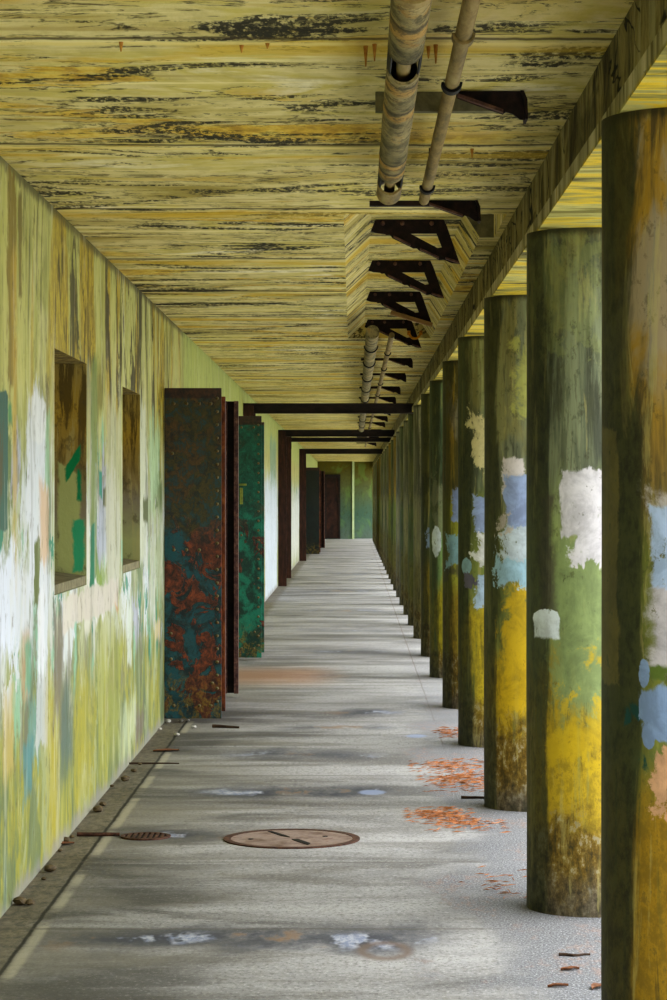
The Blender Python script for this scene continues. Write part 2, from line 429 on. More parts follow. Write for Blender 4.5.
# ------------------------------------------------------------ columns
def mat_column(name, seed, top=(112, 116, 86), mid=(118, 142, 70), ochre=(188, 158, 26), moss_shade=0.55, patches=(), ochre_top=0.0, split=None, brown=0.42):
    n = NT(name, rough=0.62, spec=0.4)
    base = n.scaled(1, 1, 1, (seed * 3.1, seed * 1.7, seed * 0.37))
    th = n.math('ARCTAN2', n.x, n.mul(n.y, -1.0))
    u, v = n.mul(th, 0.25), n.z
    a = n.noise(n.scaled(3.0, 3.0, 1.3, (0, 0, 0), base), 1.0, 6, 0.62, 0.5)
    st = n.noise(n.scaled(9, 9, 0.8, (2, 3, 1), base), 1.0, 6, 0.65, 0.4)
    f = n.noise(n.scaled(26, 26, 17, (0, 0, 0), base), 1.0, 7, 0.75)
    torn = n.noise(n.scaled(8, 8, 6.5, (0, 0, 0), base), 1.0, 9, 0.74, 0.4)
    tw = n.math('MULTIPLY_ADD', n.sub(torn, 0.5), 1.6, 0.5)
    ct = n.mix(n.step(st, 0.42, 0.62), tuple(int(k * 0.62) for k in top), tuple(min(255, int(k * 1.18)) for k in top))
    c = n.mix(n.mul(n.step(a, 0.52, 0.62), 0.4), ct, (150, 140, 70))
    vz = n.add(v, n.mul(n.sub(a, 0.5), 0.9))
    gm = n.mix(n.step(st, 0.45, 0.62), mid, tuple(min(255, int(k * 1.2)) for k in mid))
    c = n.mix(n.step(vz, 1.62, 1.42), c, gm)
    oc = n.mix(n.step(f, 0.4, 0.6), tuple(int(k * 0.8) for k in ochre), ochre)
    c = n.mix(n.mul(n.mul(n.step(vz, 0.98, 0.72), n.step(st, 0.36, 0.50)), 0.95), c, oc)
    if ochre_top:
        c = n.mix(n.mul(n.mul(n.step(v, 1.55, 1.95), n.step(st, 0.44, 0.56)), ochre_top), c, (158, 124, 26))
        c = n.mix(n.mul(n.mul(n.step(v, 1.75, 2.0), n.step(a, 0.52, 0.6)), ochre_top * 0.7), c, (150, 146, 140))
    # brown foot with pale lichen
    ft = n.step(n.add(v, n.mul(n.sub(torn, 0.5), 0.5)), brown, brown - 0.16)
    fc = n.ramp(f, [(0.36, (46, 36, 12)), (0.48, (100, 76, 18)), (0.56, (128, 106, 48)), (0.61, (196, 186, 156))])
    c = n.mix(n.mul(ft, 0.9), c, fc)
    gr = n.step(n.add(v, n.mul(n.sub(torn, 0.5), 0.4)), 0.2, 0.02)
    c = n.mix(n.mul(gr, 0.7), c, n.ramp(f, [(0.4, (52, 50, 44)), (0.6, (108, 104, 96)), (0.68, (180, 176, 166))]))
    # mossy green with the gallery side's shade painted in
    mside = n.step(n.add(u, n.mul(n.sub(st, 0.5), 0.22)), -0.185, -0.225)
    c = n.mix(n.mul(mside, moss_shade), c, n.ramp(f, [(0.38, (24, 28, 12)), (0.6, (62, 66, 32))]))
    c = n.mix(n.mul(n.step(f, 0.54, 0.64), 0.5), c, (54, 52, 30))
    dk = n.noise(n.scaled(14, 14, 1.6, (5, 5, 5), base), 1.0, 7, 0.7, 0.5)
    c = n.mix(n.mul(n.step(dk, 0.54, 0.62), 0.5), c, (50, 50, 28))
    c = n.mix(n.mul(n.step(dk, 0.44, 0.37), 0.35), c, (186, 176, 110))
    wide = [p for p in patches if len(p) > 6 and p[6] >= 0.02]
    for p in wide + ['moss_shade'] + [p for p in patches if p not in wide]:
        if p == 'moss_shade':
            c = n.mix(n.mul(mside, moss_shade), c, n.ramp(f, [(0.38, (26, 30, 14)), (0.6, (64, 66, 34))]))
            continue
        l0, l1, z0, z1, col = p[:5]
        amp = p[5] if len(p) > 5 else 0.05; soft = p[6] if len(p) > 6 else 0.006; op = p[7] if len(p) > 7 else 1.0; sl = p[8] if len(p) > 8 else 0.0
        A = lambda l: 0.25 * math.asin(max(-1, min(1, (l - 0.25) / 0.25)))
        if isinstance(amp, str):
            m = n.blob(u, v, (A(l0) + A(l1)) / 2, (z0 + z1) / 2, (A(l1) - A(l0)) / 2, (z1 - z0) / 2, tw, 1.5, 0.1)
        else:
            m = n.patch(u, v, A(l0), A(l1), z0, z1, tw, amp * 1.8, soft, sl)
        col2 = tuple(int(k * 0.86) for k in col)
        m = n.mul(m, n.step(f, 0.68, 0.60))
        c = n.mix(n.mul(m, op), c, n.mix(n.step(torn, 0.4, 0.6), col, col2))
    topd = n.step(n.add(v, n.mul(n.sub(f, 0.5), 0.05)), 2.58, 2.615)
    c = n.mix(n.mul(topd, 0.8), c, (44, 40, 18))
    return n.finish(c, n.add(n.mul(torn, 0.5), n.mul(f, 0.5)), 0.3, 0.008)

# ------------------------------------------------------------ floor
def mat_floor():
    n = NT('stained_concrete_floor', rough=0.7, spec=0.35)
    a = n.noise(n.scaled(0.6, 1.1, 1), 1.0, 8, 0.6, 0.5)
    st = n.noise(n.scaled(0.7, 2.8, 1, (3, 1, 0)), 1.0, 8, 0.64, 0.5)
    f = n.noise(n.scaled(26, 12, 1), 1.0, 6, 0.75)
    g = n.noise(n.scaled(60, 40, 1), 1.0, 4, 0.75)
    c = n.ramp(a, [(0.38, (104, 102, 99)), (0.48, (139, 137, 134)), (0.58, (156, 154, 151))])
    c = n.mix(n.mul(n.step(st, 0.49, 0.41), 0.5), c, (106, 102, 96))
    c = n.mix(n.mul(n.step(st, 0.54, 0.62), 0.4), c, (174, 172, 168))
    c = n.mix(n.mul(n.step(f, 0.50, 0.64), 0.45), c, (104, 100, 94))
    c = n.mix(n.mul(n.step(g, 0.54, 0.62), 0.55), c, (66, 64, 60))
    c = n.mix(n.mul(n.step(g, 0.44, 0.36), 0.35), c, (210, 208, 202))
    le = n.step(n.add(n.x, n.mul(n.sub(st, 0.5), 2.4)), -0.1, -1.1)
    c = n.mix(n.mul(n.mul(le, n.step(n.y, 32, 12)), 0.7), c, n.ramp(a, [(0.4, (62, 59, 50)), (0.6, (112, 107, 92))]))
    dw = n.noise(n.scaled(1.5, 0.9, 1, (5, 5, 0)), 1.0, 8, 0.65, 0.4)
    for (yc, x0, x1, w, s) in ((8.78, -1.25, 0.5, 0.34, 1.0), (11.42, -1.3, -0.45, 0.30, 0.9), (13.15, -1.0, 0.4, 0.40, 1.0), (15.05, -0.9, 0.3, 0.45, 0.8), (16.8, -0.6, 0.4, 0.34, 0.85), (17.95, -0.35, 0.5, 0.45, 0.9), (21.6, -0.8, 0.3, 0.5, 0.35), (25.0, -0.7, 0.5, 0.7, 0.5), (29, -0.8, 0.6, 0.8, 0.5), (34, -0.9, 0.6, 0.9, 0.5), (41, -0.9, 0.6, 1.2, 0.5), (50, -0.9, 0.6, 1.6, 0.5)):
        yn = n.add(n.y, n.mul(n.sub(dw, 0.5), 0.8 + 0.02 * yc))
        ab = n.math('ABSOLUTE', n.sub(yn, yc))
        lim = n.mul(n.step(n.x, x0, x0 + 0.4), n.step(n.x, x1, x1 - 0.4))
        h = n.noise(n.scaled(2.2, 1.0, 1, (yc, yc, 0)), 1.0, 5, 0.65)
        c = n.mix(n.mul(n.mul(n.mul(n.step(ab, w, 0.0), lim), n.step(h, 0.34, 0.52)), s * 0.95), c, (58, 60, 68))
        cen = n.mul(n.mul(n.step(ab, w * 0.4, 0.02), lim), n.step(h, 0.52, 0.57))
        c = n.mix(n.mul(cen, s * 0.85), c, n.mix(n.step(f, 0.4, 0.6), (178, 180, 186), (128, 136, 156)))
        cen2 = n.mul(n.mul(n.step(ab, w * 0.45, 0.02), lim), n.step(h, 0.45, 0.40))
        c = n.mix(n.mul(cen2, s * 0.7), c, (124, 94, 62))
    c = n.mix(n.mul(n.mul(n.band(n.y, 21.6, 0.9, 0.7), n.step(n.x, 0.0, -0.5)), 0.5), c, (176, 128, 92))
    # ring stain towards the columns
    rg = n.math('SQRT', n.add(n.math('POWER', n.mul(n.sub(n.x, 0.11), 1.0), 2.0), n.math('POWER', n.mul(n.sub(n.y, 8.55), 0.55), 2.0)))
    c = n.mix(n.mul(n.band(n.add(rg, n.mul(n.sub(f, 0.5), 0.03)), 0.08, 0.02, 0.02), 0.8), c, (104, 88, 76))
    for (bx, by, rr) in ((0.10, 13.12, 0.07), (0.42, 16.2, 0.07)):
        c = n.mix(n.mul(n.blob(n.x, n.y, bx, by, rr, rr * 1.6, f, 1.0, 0.5), 0.75), c, (140, 152, 178))
    wob = n.mul(n.sub(n.noise(n.scaled(1, 3.5, 1), 1.0, 5, 0.7), 0.5), 0.022)
    xx = n.add(n.x, wob); yw = n.add(n.y, n.mul(n.sub(n.noise(n.scaled(1.5, 1, 1), 1.0, 4), 0.5), 0.05))
    j = n.mul(n.band(xx, -1.185, 0.008, 0.005), n.step(n.y, 30, 20))
    # strip by the wall: dark dirt
    dirt = n.mul(n.step(n.add(n.x, n.mul(n.sub(f, 0.5), 0.3)), -1.13, -1.22), 0.7)
    c = n.mix(dirt, c, n.ramp(f, [(0.36, (50, 46, 34)), (0.5, (96, 88, 68)), (0.64, (130, 120, 96))]))
    c = n.mix(n.mul(j, 0.9), c, (26, 24, 18))
    lipl = n.mul(n.band(xx, -1.15, 0.02, 0.012), n.mul(n.step(n.y, 30, 20), n.step(a, 0.42, 0.52)))
    c = n.mix(n.mul(lipl, 0.5), c, (176, 170, 146))
    j2 = n.mul(n.band(xx, 0.575, 0.005, 0.004), n.step(n.y, 13.3, 14.5))
    c = n.mix(n.mul(j2, 0.55), c, (84, 62, 46))
    for yj in (8.98, 10.62, 13.9, 17.2, 20.5, 23.8, 27.1, 30.4, 33.7, 37, 41):
        c = n.mix(n.mul(n.mul(n.band(yw, yj, 0.010 + yj * 0.0007, 0.01), n.step(n.x, 0.7, 0.5)), 0.5), c, (82, 76, 66))
    # exposed gravel beside the columns
    gg = n.noise(n.scaled(120, 75, 1), 1.0, 3, 0.8)
    gv = n.mul(n.step(n.add(n.x, n.mul(n.sub(dw, 0.5), 1.6)), 0.35, 0.65), n.step(n.y, 26, 15))
    c = n.mix(n.mul(gv, 0.9), c, n.ramp(gg, [(0.34, (48, 48, 52)), (0.44, (100, 100, 102)), (0.56, (126, 126, 128)), (0.68, (200, 200, 198))]))
    pk = n.mul(n.mul(gv, n.step(dw, 0.53, 0.6)), n.step(f, 0.48, 0.58))
    c = n.mix(n.mul(pk, 0.3), c, (164, 124, 100))
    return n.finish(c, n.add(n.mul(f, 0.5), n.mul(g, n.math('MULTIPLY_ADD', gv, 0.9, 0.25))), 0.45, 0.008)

# ------------------------------------------------------------ steel
def mat_door_steel(name, paint, rust, dark, amt, seed):
    n = NT(name, rough=0.5, spec=0.5)
    a = n.noise(n.scaled(5.0, 5.0, 4.2, (seed, seed, seed)), 1.0, 8, 0.64, 0.8)
    b = n.noise(n.scaled(7, 7, 6, (seed + 3, 1, 2)), 1.0, 8, 0.68, 0.5)
    f = n.noise(n.scaled(55, 55, 45), 1.0, 6, 0.75)
    g = n.noise(n.scaled(20, 20, 16, (4, 4, 4)), 1.0, 7, 0.75, 0.5)
    c = n.mix(n.step(b, 0.42, 0.58), tuple(min(255, int(k * 1.25)) for k in paint), tuple(int(k * 0.55) for k in paint))
    hz = n.step(n.add(n.z, n.mul(n.sub(b, 0.5), 0.8)), 1.22, 1.5)
    olive = n.ramp(g, [(0.38, tuple(int(k * 0.4) for k in dark)), (0.5, dark), (0.6, tuple(min(255, int(k * 1.35)) for k in dark))])
    c = n.mix(n.mul(n.mul(n.step(g, 0.44, 0.52), n.math('MULTIPLY_ADD', hz, 0.9, 0.1)), 0.95), c, olive)
    c = n.mix(n.mul(hz, 0.35), c, dark)
    r = n.step(a, 0.595 - amt, 0.61 - amt)
    r = n.mul(r, n.math('MULTIPLY_ADD', hz, -0.8, 1.0))
    c = n.mix(r, c, n.ramp(g, [(0.38, tuple(int(k * 0.35) for k in rust)), (0.5, tuple(int(k * 0.8) for k in rust)), (0.62, tuple(min(255, int(k * 1.2)) for k in rust))]))
    ed = n.step(n.math('ABSOLUTE', n.sub(a, 0.595 - amt)), 0.012, 0.004)
    c = n.mix(n.mul(n.mul(ed, n.math('MULTIPLY_ADD', hz, -0.8, 1.0)), 0.7), c, (30, 16, 10))
    bt = n.mul(n.step(n.add(n.z, n.mul(b, 0.6)), 0.70, 0.45), n.step(g, 0.49, 0.54))
    c = n.mix(n.mul(bt, 0.75), c, n.mix(n.step(f, 0.4, 0.6), (60, 42, 12), (128, 108, 30)))
    c = n.mix(n.mul(n.step(f, 0.56, 0.64), 0.55), c, (16, 14, 10))
    c = n.mix(n.mul(n.mul(n.step(f, 0.40, 0.34), n.step(g, 0.5, 0.56)), 0.5), c, (120, 112, 60))
    rim = n.mul(n.step(n.z, 2.28, 2.30), 0.9)
    c = n.mix(rim, c, n.ramp(g, [(0.4, (30, 16, 10)), (0.6, (70, 38, 22))]))
    return n.finish(c, n.add(n.mul(r, 0.5), n.add(n.mul(f, 0.5), n.mul(g, 0.6))), 0.6, 0.006)

def mat_simple(name, cols, scale=(10, 10, 10), rough=0.7, metal=0.0, strength=0.3, spec=0.3):
    n = NT(name, rough=rough, metal=metal, spec=spec)
    a = n.noise(n.scaled(*scale), 1.0, 6, 0.68, 0.3)
    k = len(cols)
    c = n.ramp(a, [(0.32 + 0.36 * i / max(1, k - 1), col) for i, col in enumerate(cols)])
    return n.finish(c, a, strength, 0.005)

M = {}
M['wall'] = mat_wall(); M['niche'] = mat_niche()
M['ceiling'] = mat_ceiling(); M['recess'] = mat_ceiling('stained_recess_plaster', 5.0)
M['beam'] = mat_beam(); M['floor'] = mat_floor()
M['teal'] = mat_door_steel('rusted_teal_door_steel', (8, 62, 68), (112, 52, 22), (60, 52, 16), 0.085, 2.0)
M['green'] = mat_door_steel('green_door_steel', (14, 92, 74), (96, 48, 26), (12, 72, 56), 0.01, 8.0)
M['darkteal'] = mat_door_steel('dark_green_door_steel', (6, 22, 20), (36, 22, 14), (14, 22, 14), -0.03, 15.0)
M['rust_edge'] = mat_simple('rusted_door_edge', [(48, 26, 16), (104, 52, 24), (142, 84, 40)], (30, 30, 12))
M['brown_steel'] = mat_simple('dark_brown_rusted_steel', [(34, 20, 16), (66, 36, 28), (90, 52, 38)], (24, 24, 5), 0.6)
M['post_steel'] = mat_simple('brown_post_steel', [(34, 20, 14), (58, 34, 25), (80, 46, 32)], (20, 20, 4), 0.6)
M['beam_steel'] = mat_simple('black_crossbeam_steel', [(22, 16, 14), (36, 26, 22), (52, 36, 26)], (6, 14, 14), 0.6)
M['bracket'] = mat_simple('black_brown_bracket_iron', [(16, 9, 8), (34, 20, 17), (54, 33, 27)], (22, 22, 22), 0.65)
M['bracket_flange'] = mat_simple('purple_brown_bracket_flange', [(58, 38, 34), (90, 62, 54), (128, 96, 76)], (26, 26, 26), 0.65)
M['grey_plate'] = mat_simple('grey_mortar_plate', [(84, 82, 58), (118, 112, 84), (140, 132, 96)], (12, 12, 12), 0.8)
M['rivet'] = mat_simple('rusty_rivet_steel', [(46, 48, 34), (104, 98, 66), (110, 74, 42)], (30, 30, 30), 0.45, 0.2, 0.2)
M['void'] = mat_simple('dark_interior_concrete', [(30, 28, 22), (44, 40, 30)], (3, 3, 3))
M['rustlid'] = mat_simple('rusted_iron_cover', [(80, 58, 46), (120, 102, 90), (142, 126, 116), (104, 74, 56)], (9, 9, 9), 0.6)
M['rustdark'] = mat_simple('dark_rusted_grate', [(36, 24, 18), (72, 46, 34), (96, 66, 50)], (30, 30, 30), 0.65)
M['black'] = mat_simple('strap_hollow_black', [(10, 8, 7), (20, 16, 14)], (20, 20, 20))  # black of straps; also paints the shade in hollows, holes and cracks
M['needle'] = mat_simple('dry_orange_pine_needle', [(110, 66, 34), (158, 98, 54), (186, 132, 88)], (14, 14, 14))
M['leaf'] = mat_simple('dry_brown_leaf', [(74, 46, 28), (116, 74, 44), (140, 96, 60)], (20, 20, 20))
M['twig'] = mat_simple('dark_twig_bark', [(44, 32, 22), (74, 54, 36)], (30, 30, 30))
M['pebble'] = mat_simple('pale_pebble_stone', [(150, 146, 136), (206, 204, 196)], (30, 30, 30))
M['debris'] = mat_simple('brown_debris_chip', [(62, 52, 36), (112, 96, 66)], (30, 30, 30))
M['board'] = mat_simple('tan_wood_strip', [(120, 92, 52), (158, 124, 76)], (6, 40, 40))
M['orange'] = mat_simple('orange_rust_clamp', [(150, 90, 16), (216, 150, 30), (120, 60, 20)], (30, 30, 30))
M['drip'] = mat_simple('rusty_lime_drip', [(150, 92, 30), (196, 150, 70)], (30, 30, 30))
M['lit_corner'] = mat_simple('lit_corner_tint', [(160, 176, 130), (190, 204, 160)], (10, 10, 4))

def mat_pipe():
    n = NT('taped_pipe_lagging', rough=0.75)
    a = n.noise(n.scaled(9, 4, 9), 1.0, 6, 0.65, 0.5)
    b = n.noise(n.scaled(3, 2.6, 3, (5, 5, 5)), 1.0, 5, 0.6)
    f = n.noise(n.scaled(40, 40, 40), 1.0, 6, 0.75)
    c = n.ramp(a, [(0.32, (66, 58, 32)), (0.44, (116, 106, 70)), (0.56, (146, 132, 90)), (0.68, (158, 118, 48))])
    c = n.mix(n.mul(n.step(b, 0.52, 0.6), 0.6), c, (176, 158, 110))
    for y in (5.9, 6.35, 6.75, 7.2, 8.3, 8.55, 9.0, 9.3):
        c = n.mix(n.mul(n.band(n.add(n.y, n.mul(n.sub(a, 0.5), 0.2)), y, 0.02, 0.012), 0.75), c, (52, 38, 20))
        c = n.mix(n.mul(n.band(n.add(n.y, n.mul(n.sub(a, 0.5), 0.2)), y + 0.09, 0.05, 0.03), 0.6), c, (196, 150, 70))
    c = n.mix(n.mul(n.step(f, 0.52, 0.62), 0.55), c, (50, 44, 26))
    h = n.noise(n.scaled(14, 8, 14, (2, 2, 2)), 1.0, 6, 0.7)
    c = n.mix(n.mul(n.step(h, 0.52, 0.58), 0.7), c, (74, 66, 40))
    return n.finish(c, n.add(a, f), 0.6, 0.012)
M['pipe'] = mat_pipe()
M['small_pipe'] = mat_simple('tan_small_pipe', [(92, 80, 46), (138, 116, 68), (164, 146, 96)], (20, 4, 20), 0.7)

def mat_endwall():
    n = NT('dim_end_wall_paint', rough=0.8)
    a = n.noise(n.scaled(2.2, 2, 1.4), 1.0, 6, 0.65, 0.5)
    f = n.noise(n.scaled(12, 12, 8), 1.0, 6, 0.7)
    z = n.add(n.z, n.mul(n.sub(a, 0.5), 1.0))
    c = n.ramp(n.math('MULTIPLY', z, 0.34), [(0.0, (92, 108, 94)), (0.3, (70, 96, 78)), (0.55, (88, 100, 66)), (0.75, (96, 96, 48)), (0.9, (96, 86, 18))])
    c = n.mix(n.mul(n.step(f, 0.5, 0.66), 0.4), c, (60, 66, 34))
    c = n.mix(n.mul(n.step(a, 0.5, 0.62), 0.35), c, (112, 150, 76))
    return n.finish(c, f, 0.3, 0.01)
M['endwall'] = mat_endwall()
def mat_bounce_ground():
    n = NT('pale_bounce_ground', rough=0.9)  # unseen ground, whitened to bounce light up onto the ceiling
    a = n.noise(n.scaled(0.5, 0.5, 0.5), 1.0, 6, 0.6); f = n.noise(n.scaled(9, 9, 9), 1.0, 6, 0.7)
    c = n.mix(n.step(f, 0.35, 0.65), (206, 204, 186), (232, 230, 216))
    c = n.mix(n.mul(n.step(a, 0.5, 0.6), 0.5), c, (196, 190, 164))
    return n.finish(c, f, 0.6, 0.05)
M['bounce_ground'] = mat_bounce_ground()

# ------------------------------------------------------------ setting
def build_left_wall():
    # holes as (y0, y1, z0, z1)
    n1 = (wallpt(54.5, 0)[0], wallpt(86.5, 0)[0], 1.155, 2.262)
    n2 = (wallpt(122.5, 0)[0], wallpt(140, 0)[0], 1.150, 2.235)
    d1 = (17.20, 19.30, 0.0, 2.33); d2 = (23.66, 25.6, 0.0, 2.34); d3 = (65.8, 73.3, 0.0, 2.33)
    holes = [n1, n2, d1, d2, d3]
    ys = sorted(set([-5.0, YEND + 0.6] + [h[i] for h in holes for i in (0, 1)]))
    zs = sorted(set([0.0, CEIL] + [h[i] for h in holes for i in (2, 3)]))
    bm = bmesh.new(); V = {}
    def vert(y, z):
        if (y, z) not in V: V[(y, z)] = bm.verts.new((WX, y, z))
        return V[(y, z)]
    TH = 0.42
    faces = []
    for i in range(len(ys) - 1):
        for j in range(len(zs) - 1):
            cy, cz = (ys[i] + ys[i + 1]) / 2, (zs[j] + zs[j + 1]) / 2
            if any(h[0] < cy < h[1] and h[2] < cz < h[3] for h in holes): continue
            faces.append(bm.faces.new((vert(ys[i], zs[j]), vert(ys[i + 1], zs[j]), vert(ys[i + 1], zs[j + 1]), vert(ys[i], zs[j + 1]))))
    r = bmesh.ops.extrude_face_region(bm, geom=faces)
    for e in r['geom']:
        if isinstance(e, bmesh.types.BMVert): e.co.x -= TH
    bmesh.ops.recalc_face_normals(bm, faces=bm.faces[:])
    for f in bm.faces:
        if abs(f.normal.x) < 0.5: f.material_index = 1
    mesh_obj('wall_left', bm, [M['wall'], M['niche']], kind='structure')
    # blind niches: their backs and sloping sills
    for k, h in enumerate((n1, n2), 1):
        bm = bmesh.new()
        box(bm, WX - 0.47, WX - 0.40, h[0] - 0.02, h[1] + 0.02, h[2] - 0.02, h[3] + 0.02)
        w = mesh_obj('window_%d' % k, bm, M['niche'], kind='structure')
        bm = bmesh.new()
        prism = [(WX - 0.40, h[2] + 0.10), (WX - 0.004, h[2] + 0.045), (WX - 0.004, h[2] + 0.002), (WX - 0.40, h[2] + 0.002)]
        prism_y(bm, prism, h[0] + 0.001, h[1] - 0.001)
        mesh_obj('window_sill', bm, M['grey_plate'], w)
    # dark chambers behind the steel doors
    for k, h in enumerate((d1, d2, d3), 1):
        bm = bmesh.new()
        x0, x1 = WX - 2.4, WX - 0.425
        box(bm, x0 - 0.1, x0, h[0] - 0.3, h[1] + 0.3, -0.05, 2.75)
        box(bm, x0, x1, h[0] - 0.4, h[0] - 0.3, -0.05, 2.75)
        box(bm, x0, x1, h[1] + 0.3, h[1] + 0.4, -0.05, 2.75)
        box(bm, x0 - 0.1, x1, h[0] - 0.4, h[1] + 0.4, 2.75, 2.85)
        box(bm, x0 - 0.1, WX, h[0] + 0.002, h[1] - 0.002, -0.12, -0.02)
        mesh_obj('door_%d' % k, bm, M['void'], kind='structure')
build_left_wall()

# floor and outside ground
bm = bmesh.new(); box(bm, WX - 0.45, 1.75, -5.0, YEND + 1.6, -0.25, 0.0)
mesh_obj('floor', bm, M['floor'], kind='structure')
bm = bmesh.new()
gx = [1.75, 4, 8, 14, 22, 34, 60]; gz = [-0.06, -0.10, -0.15, -0.1, 0.3, 0.8, 1.2]
gy = [-60 + 10 * i for i in range(23)]
vv = [[bm.verts.new((x, y, z + (random.uniform(-0.15, 0.15) if x > 2 else 0))) for y in gy] for x, z in zip(gx, gz)]
for i in range(len(gx) - 1):
    for j in range(len(gy) - 1):
        bm.faces.new((vv[i][j], vv[i + 1][j], vv[i + 1][j + 1], vv[i][j + 1]))
mesh_obj('ground', bm, M['bounce_ground'], smooth=True, kind='structure')

# ceiling with its raised recess over the bracket run
RY0, RY1 = 11.12, 19.85
RXL, RXT, RXR, RXB = -0.045, 0.09, 0.55, 0.63
BX = 0.73
bm = bmesh.new()
def quad(pts, mi=0):
    f = bm.faces.new([bm.verts.new(p) for p in pts]); f.material_index = mi; return f
c = CEIL; X1 = 1.32
quad([(WX - .42, -5, c), (X1, -5, c), (X1, RY0, c), (WX - .42, RY0, c)])
quad([(WX - .42, RY1, c), (X1, RY1, c), (X1, YEND + 1.2, c), (WX - .42, YEND + 1.2, c)])
quad([(WX - .42, RY0, c), (RXL, RY0, c), (RXL, RY1, c), (WX - .42, RY1, c)])
PY = 12.12; PX = 0.70
quad([(PX, RY0, c), (X1, RY0, c), (X1, PY, c), (PX, PY, c)])
quad([(RXB, PY, c), (X1, PY, c), (X1, RY1, c), (RXB, RY1, c)])
t = RECESS
quad([(RXL, RY0, c), (RXT, RY0, t), (RXT, RY1, t), (RXL, RY1, c)], 1)                     # left slope
quad([(RXT, RY0, t), (RXR, RY0, t), (RXR, RY1, t), (RXT, RY1, t)], 1)                     # raised top
quad([(RXR, PY, t), (RXB, PY, c), (RXB, RY1, c), (RXR, RY1, t)], 1)                       # right slope
quad([(RXR, RY0, t), (PX, RY0, t), (PX, PY, t), (RXR, PY, t)], 1)                         # pocket top
quad([(PX, RY0, t), (PX, RY0, c), (PX, PY, c), (PX, PY, t)], 1)
quad([(RXR, PY, t), (PX, PY, t), (PX, PY, c), (RXB, PY, c)], 2)                           # pocket back
quad([(RXL, RY0, c), (PX, RY0, c), (PX, RY0, t), (RXT, RY0, t)], 1)
quad([(RXL, RY1, c), (RXB, RY1, c), (RXR, RY1, t), (RXT, RY1, t)], 1)
mesh_obj('ceiling', bm, [M['ceiling'], M['recess'], M['grey_plate']], kind='structure')
bm = bmesh.new(); box(bm, WX - .45, X1 + 0.1, -5, YEND + 1.6, 3.03, 3.3)
mesh_obj('roof', bm, M['beam'], kind='structure')
# edge beam carried by the columns
bm = bmesh.new()
prism_y(bm, [(BX, CEIL - 0.002), (BX, 2.690), (BX - 0.022, 2.678), (BX - 0.022, SOFF), (X1, SOFF), (X1, CEIL - 0.002)], -5, YEND + 1.2)
es = [e for e in bm.edges if abs(e.verts[0].co.y - e.verts[1].co.y) > 10]
bmesh.ops.subdivide_edges(bm, edges=es, cuts=120)
mesh_obj('edge_beam', bm, M['beam'], kind='structure')
# end wall
bm = bmesh.new()
box(bm, WX, -0.03, YEND, YEND + 0.6, 0, CEIL - 0.001)
box(bm, -0.03, X1, YEND + 0.9, YEND + 1.3, 0, CEIL - 0.001)
mesh_obj('wall_back', bm, M['endwall'], kind='structure')
bm = bmesh.new(); box(bm, -0.05, 0.03, YEND - 0.05, YEND + 0.03, 0.0, CEIL - 0.003)  # pale strip added to stand for the lit side face of the corner
mesh_obj('trim_1', bm, M['lit_corner'], kind='structure')

# far rusty door in the end wall
d = empty('steel_door', (-0.78, YEND, 0))
tag(d, 'dark rusty steel door in the end wall at the far end of the gallery', 'door')
bm = bmesh.new(); box(bm, -0.22, 0.22, -0.04, -0.002, 0.03, 2.28)
mesh_obj('door_panel', bm, mat_simple('end_door_rust', [(20, 12, 9), (46, 26, 18), (76, 42, 28)], (5, 5, 3)), d)
bm = bmesh.new()
prism_y(bm, [(-0.29, 0), (-0.22, 0), (-0.22, 2.28), (0.22, 2.28), (0.22, 0), (0.29, 0), (0.29, 2.4), (-0.29, 2.4)], -0.07, -0.002)
mesh_obj('door_frame', bm, M['beam_steel'], d)

# ------------------------------------------------------------ columns
CX = 0.925; R = 0.25
COLY = [6.60, 9.47, 12.55, 15.68, 18.45, 21.55, 24.35, 27.4, 30.15, 32.9]
while COLY[-1] < 86: COLY.append(COLY[-1] + 2.82)
lil, blu, wht, pal = (150, 166, 200), (172, 190, 218), (206, 202, 204), (196, 208, 214)
cm = []
cm.append(mat_column('painted_column_near', 1.0, top=(134, 112, 58), mid=(104, 108, 46), ochre=(164, 128, 20), moss_shade=0.7, ochre_top=0.8, brown=0.2, patches=(
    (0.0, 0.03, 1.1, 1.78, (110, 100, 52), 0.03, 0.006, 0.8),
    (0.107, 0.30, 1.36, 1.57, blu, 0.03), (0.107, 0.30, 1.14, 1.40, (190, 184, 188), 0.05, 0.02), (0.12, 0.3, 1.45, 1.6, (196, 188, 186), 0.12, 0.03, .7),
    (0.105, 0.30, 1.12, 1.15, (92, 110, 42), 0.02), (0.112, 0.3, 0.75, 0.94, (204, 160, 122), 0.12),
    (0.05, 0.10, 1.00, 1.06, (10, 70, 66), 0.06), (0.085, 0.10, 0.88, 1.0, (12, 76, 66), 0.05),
    (0.078, 0.104, 1.09, 1.17, (134, 156, 190), '~'), (0.078, 0.11, 1.0, 1.09, (134, 156, 190), '~'), (0.08, 0.32, 0.955, 1.095, (134, 156, 190), 0.04), (0.085, 0.12, 0.93, 1.0, (134, 156, 190), '~'), (0.07, 0.2, 0.88, 0.95, (90, 112, 74), 0.1, 0.03, 0.4))))
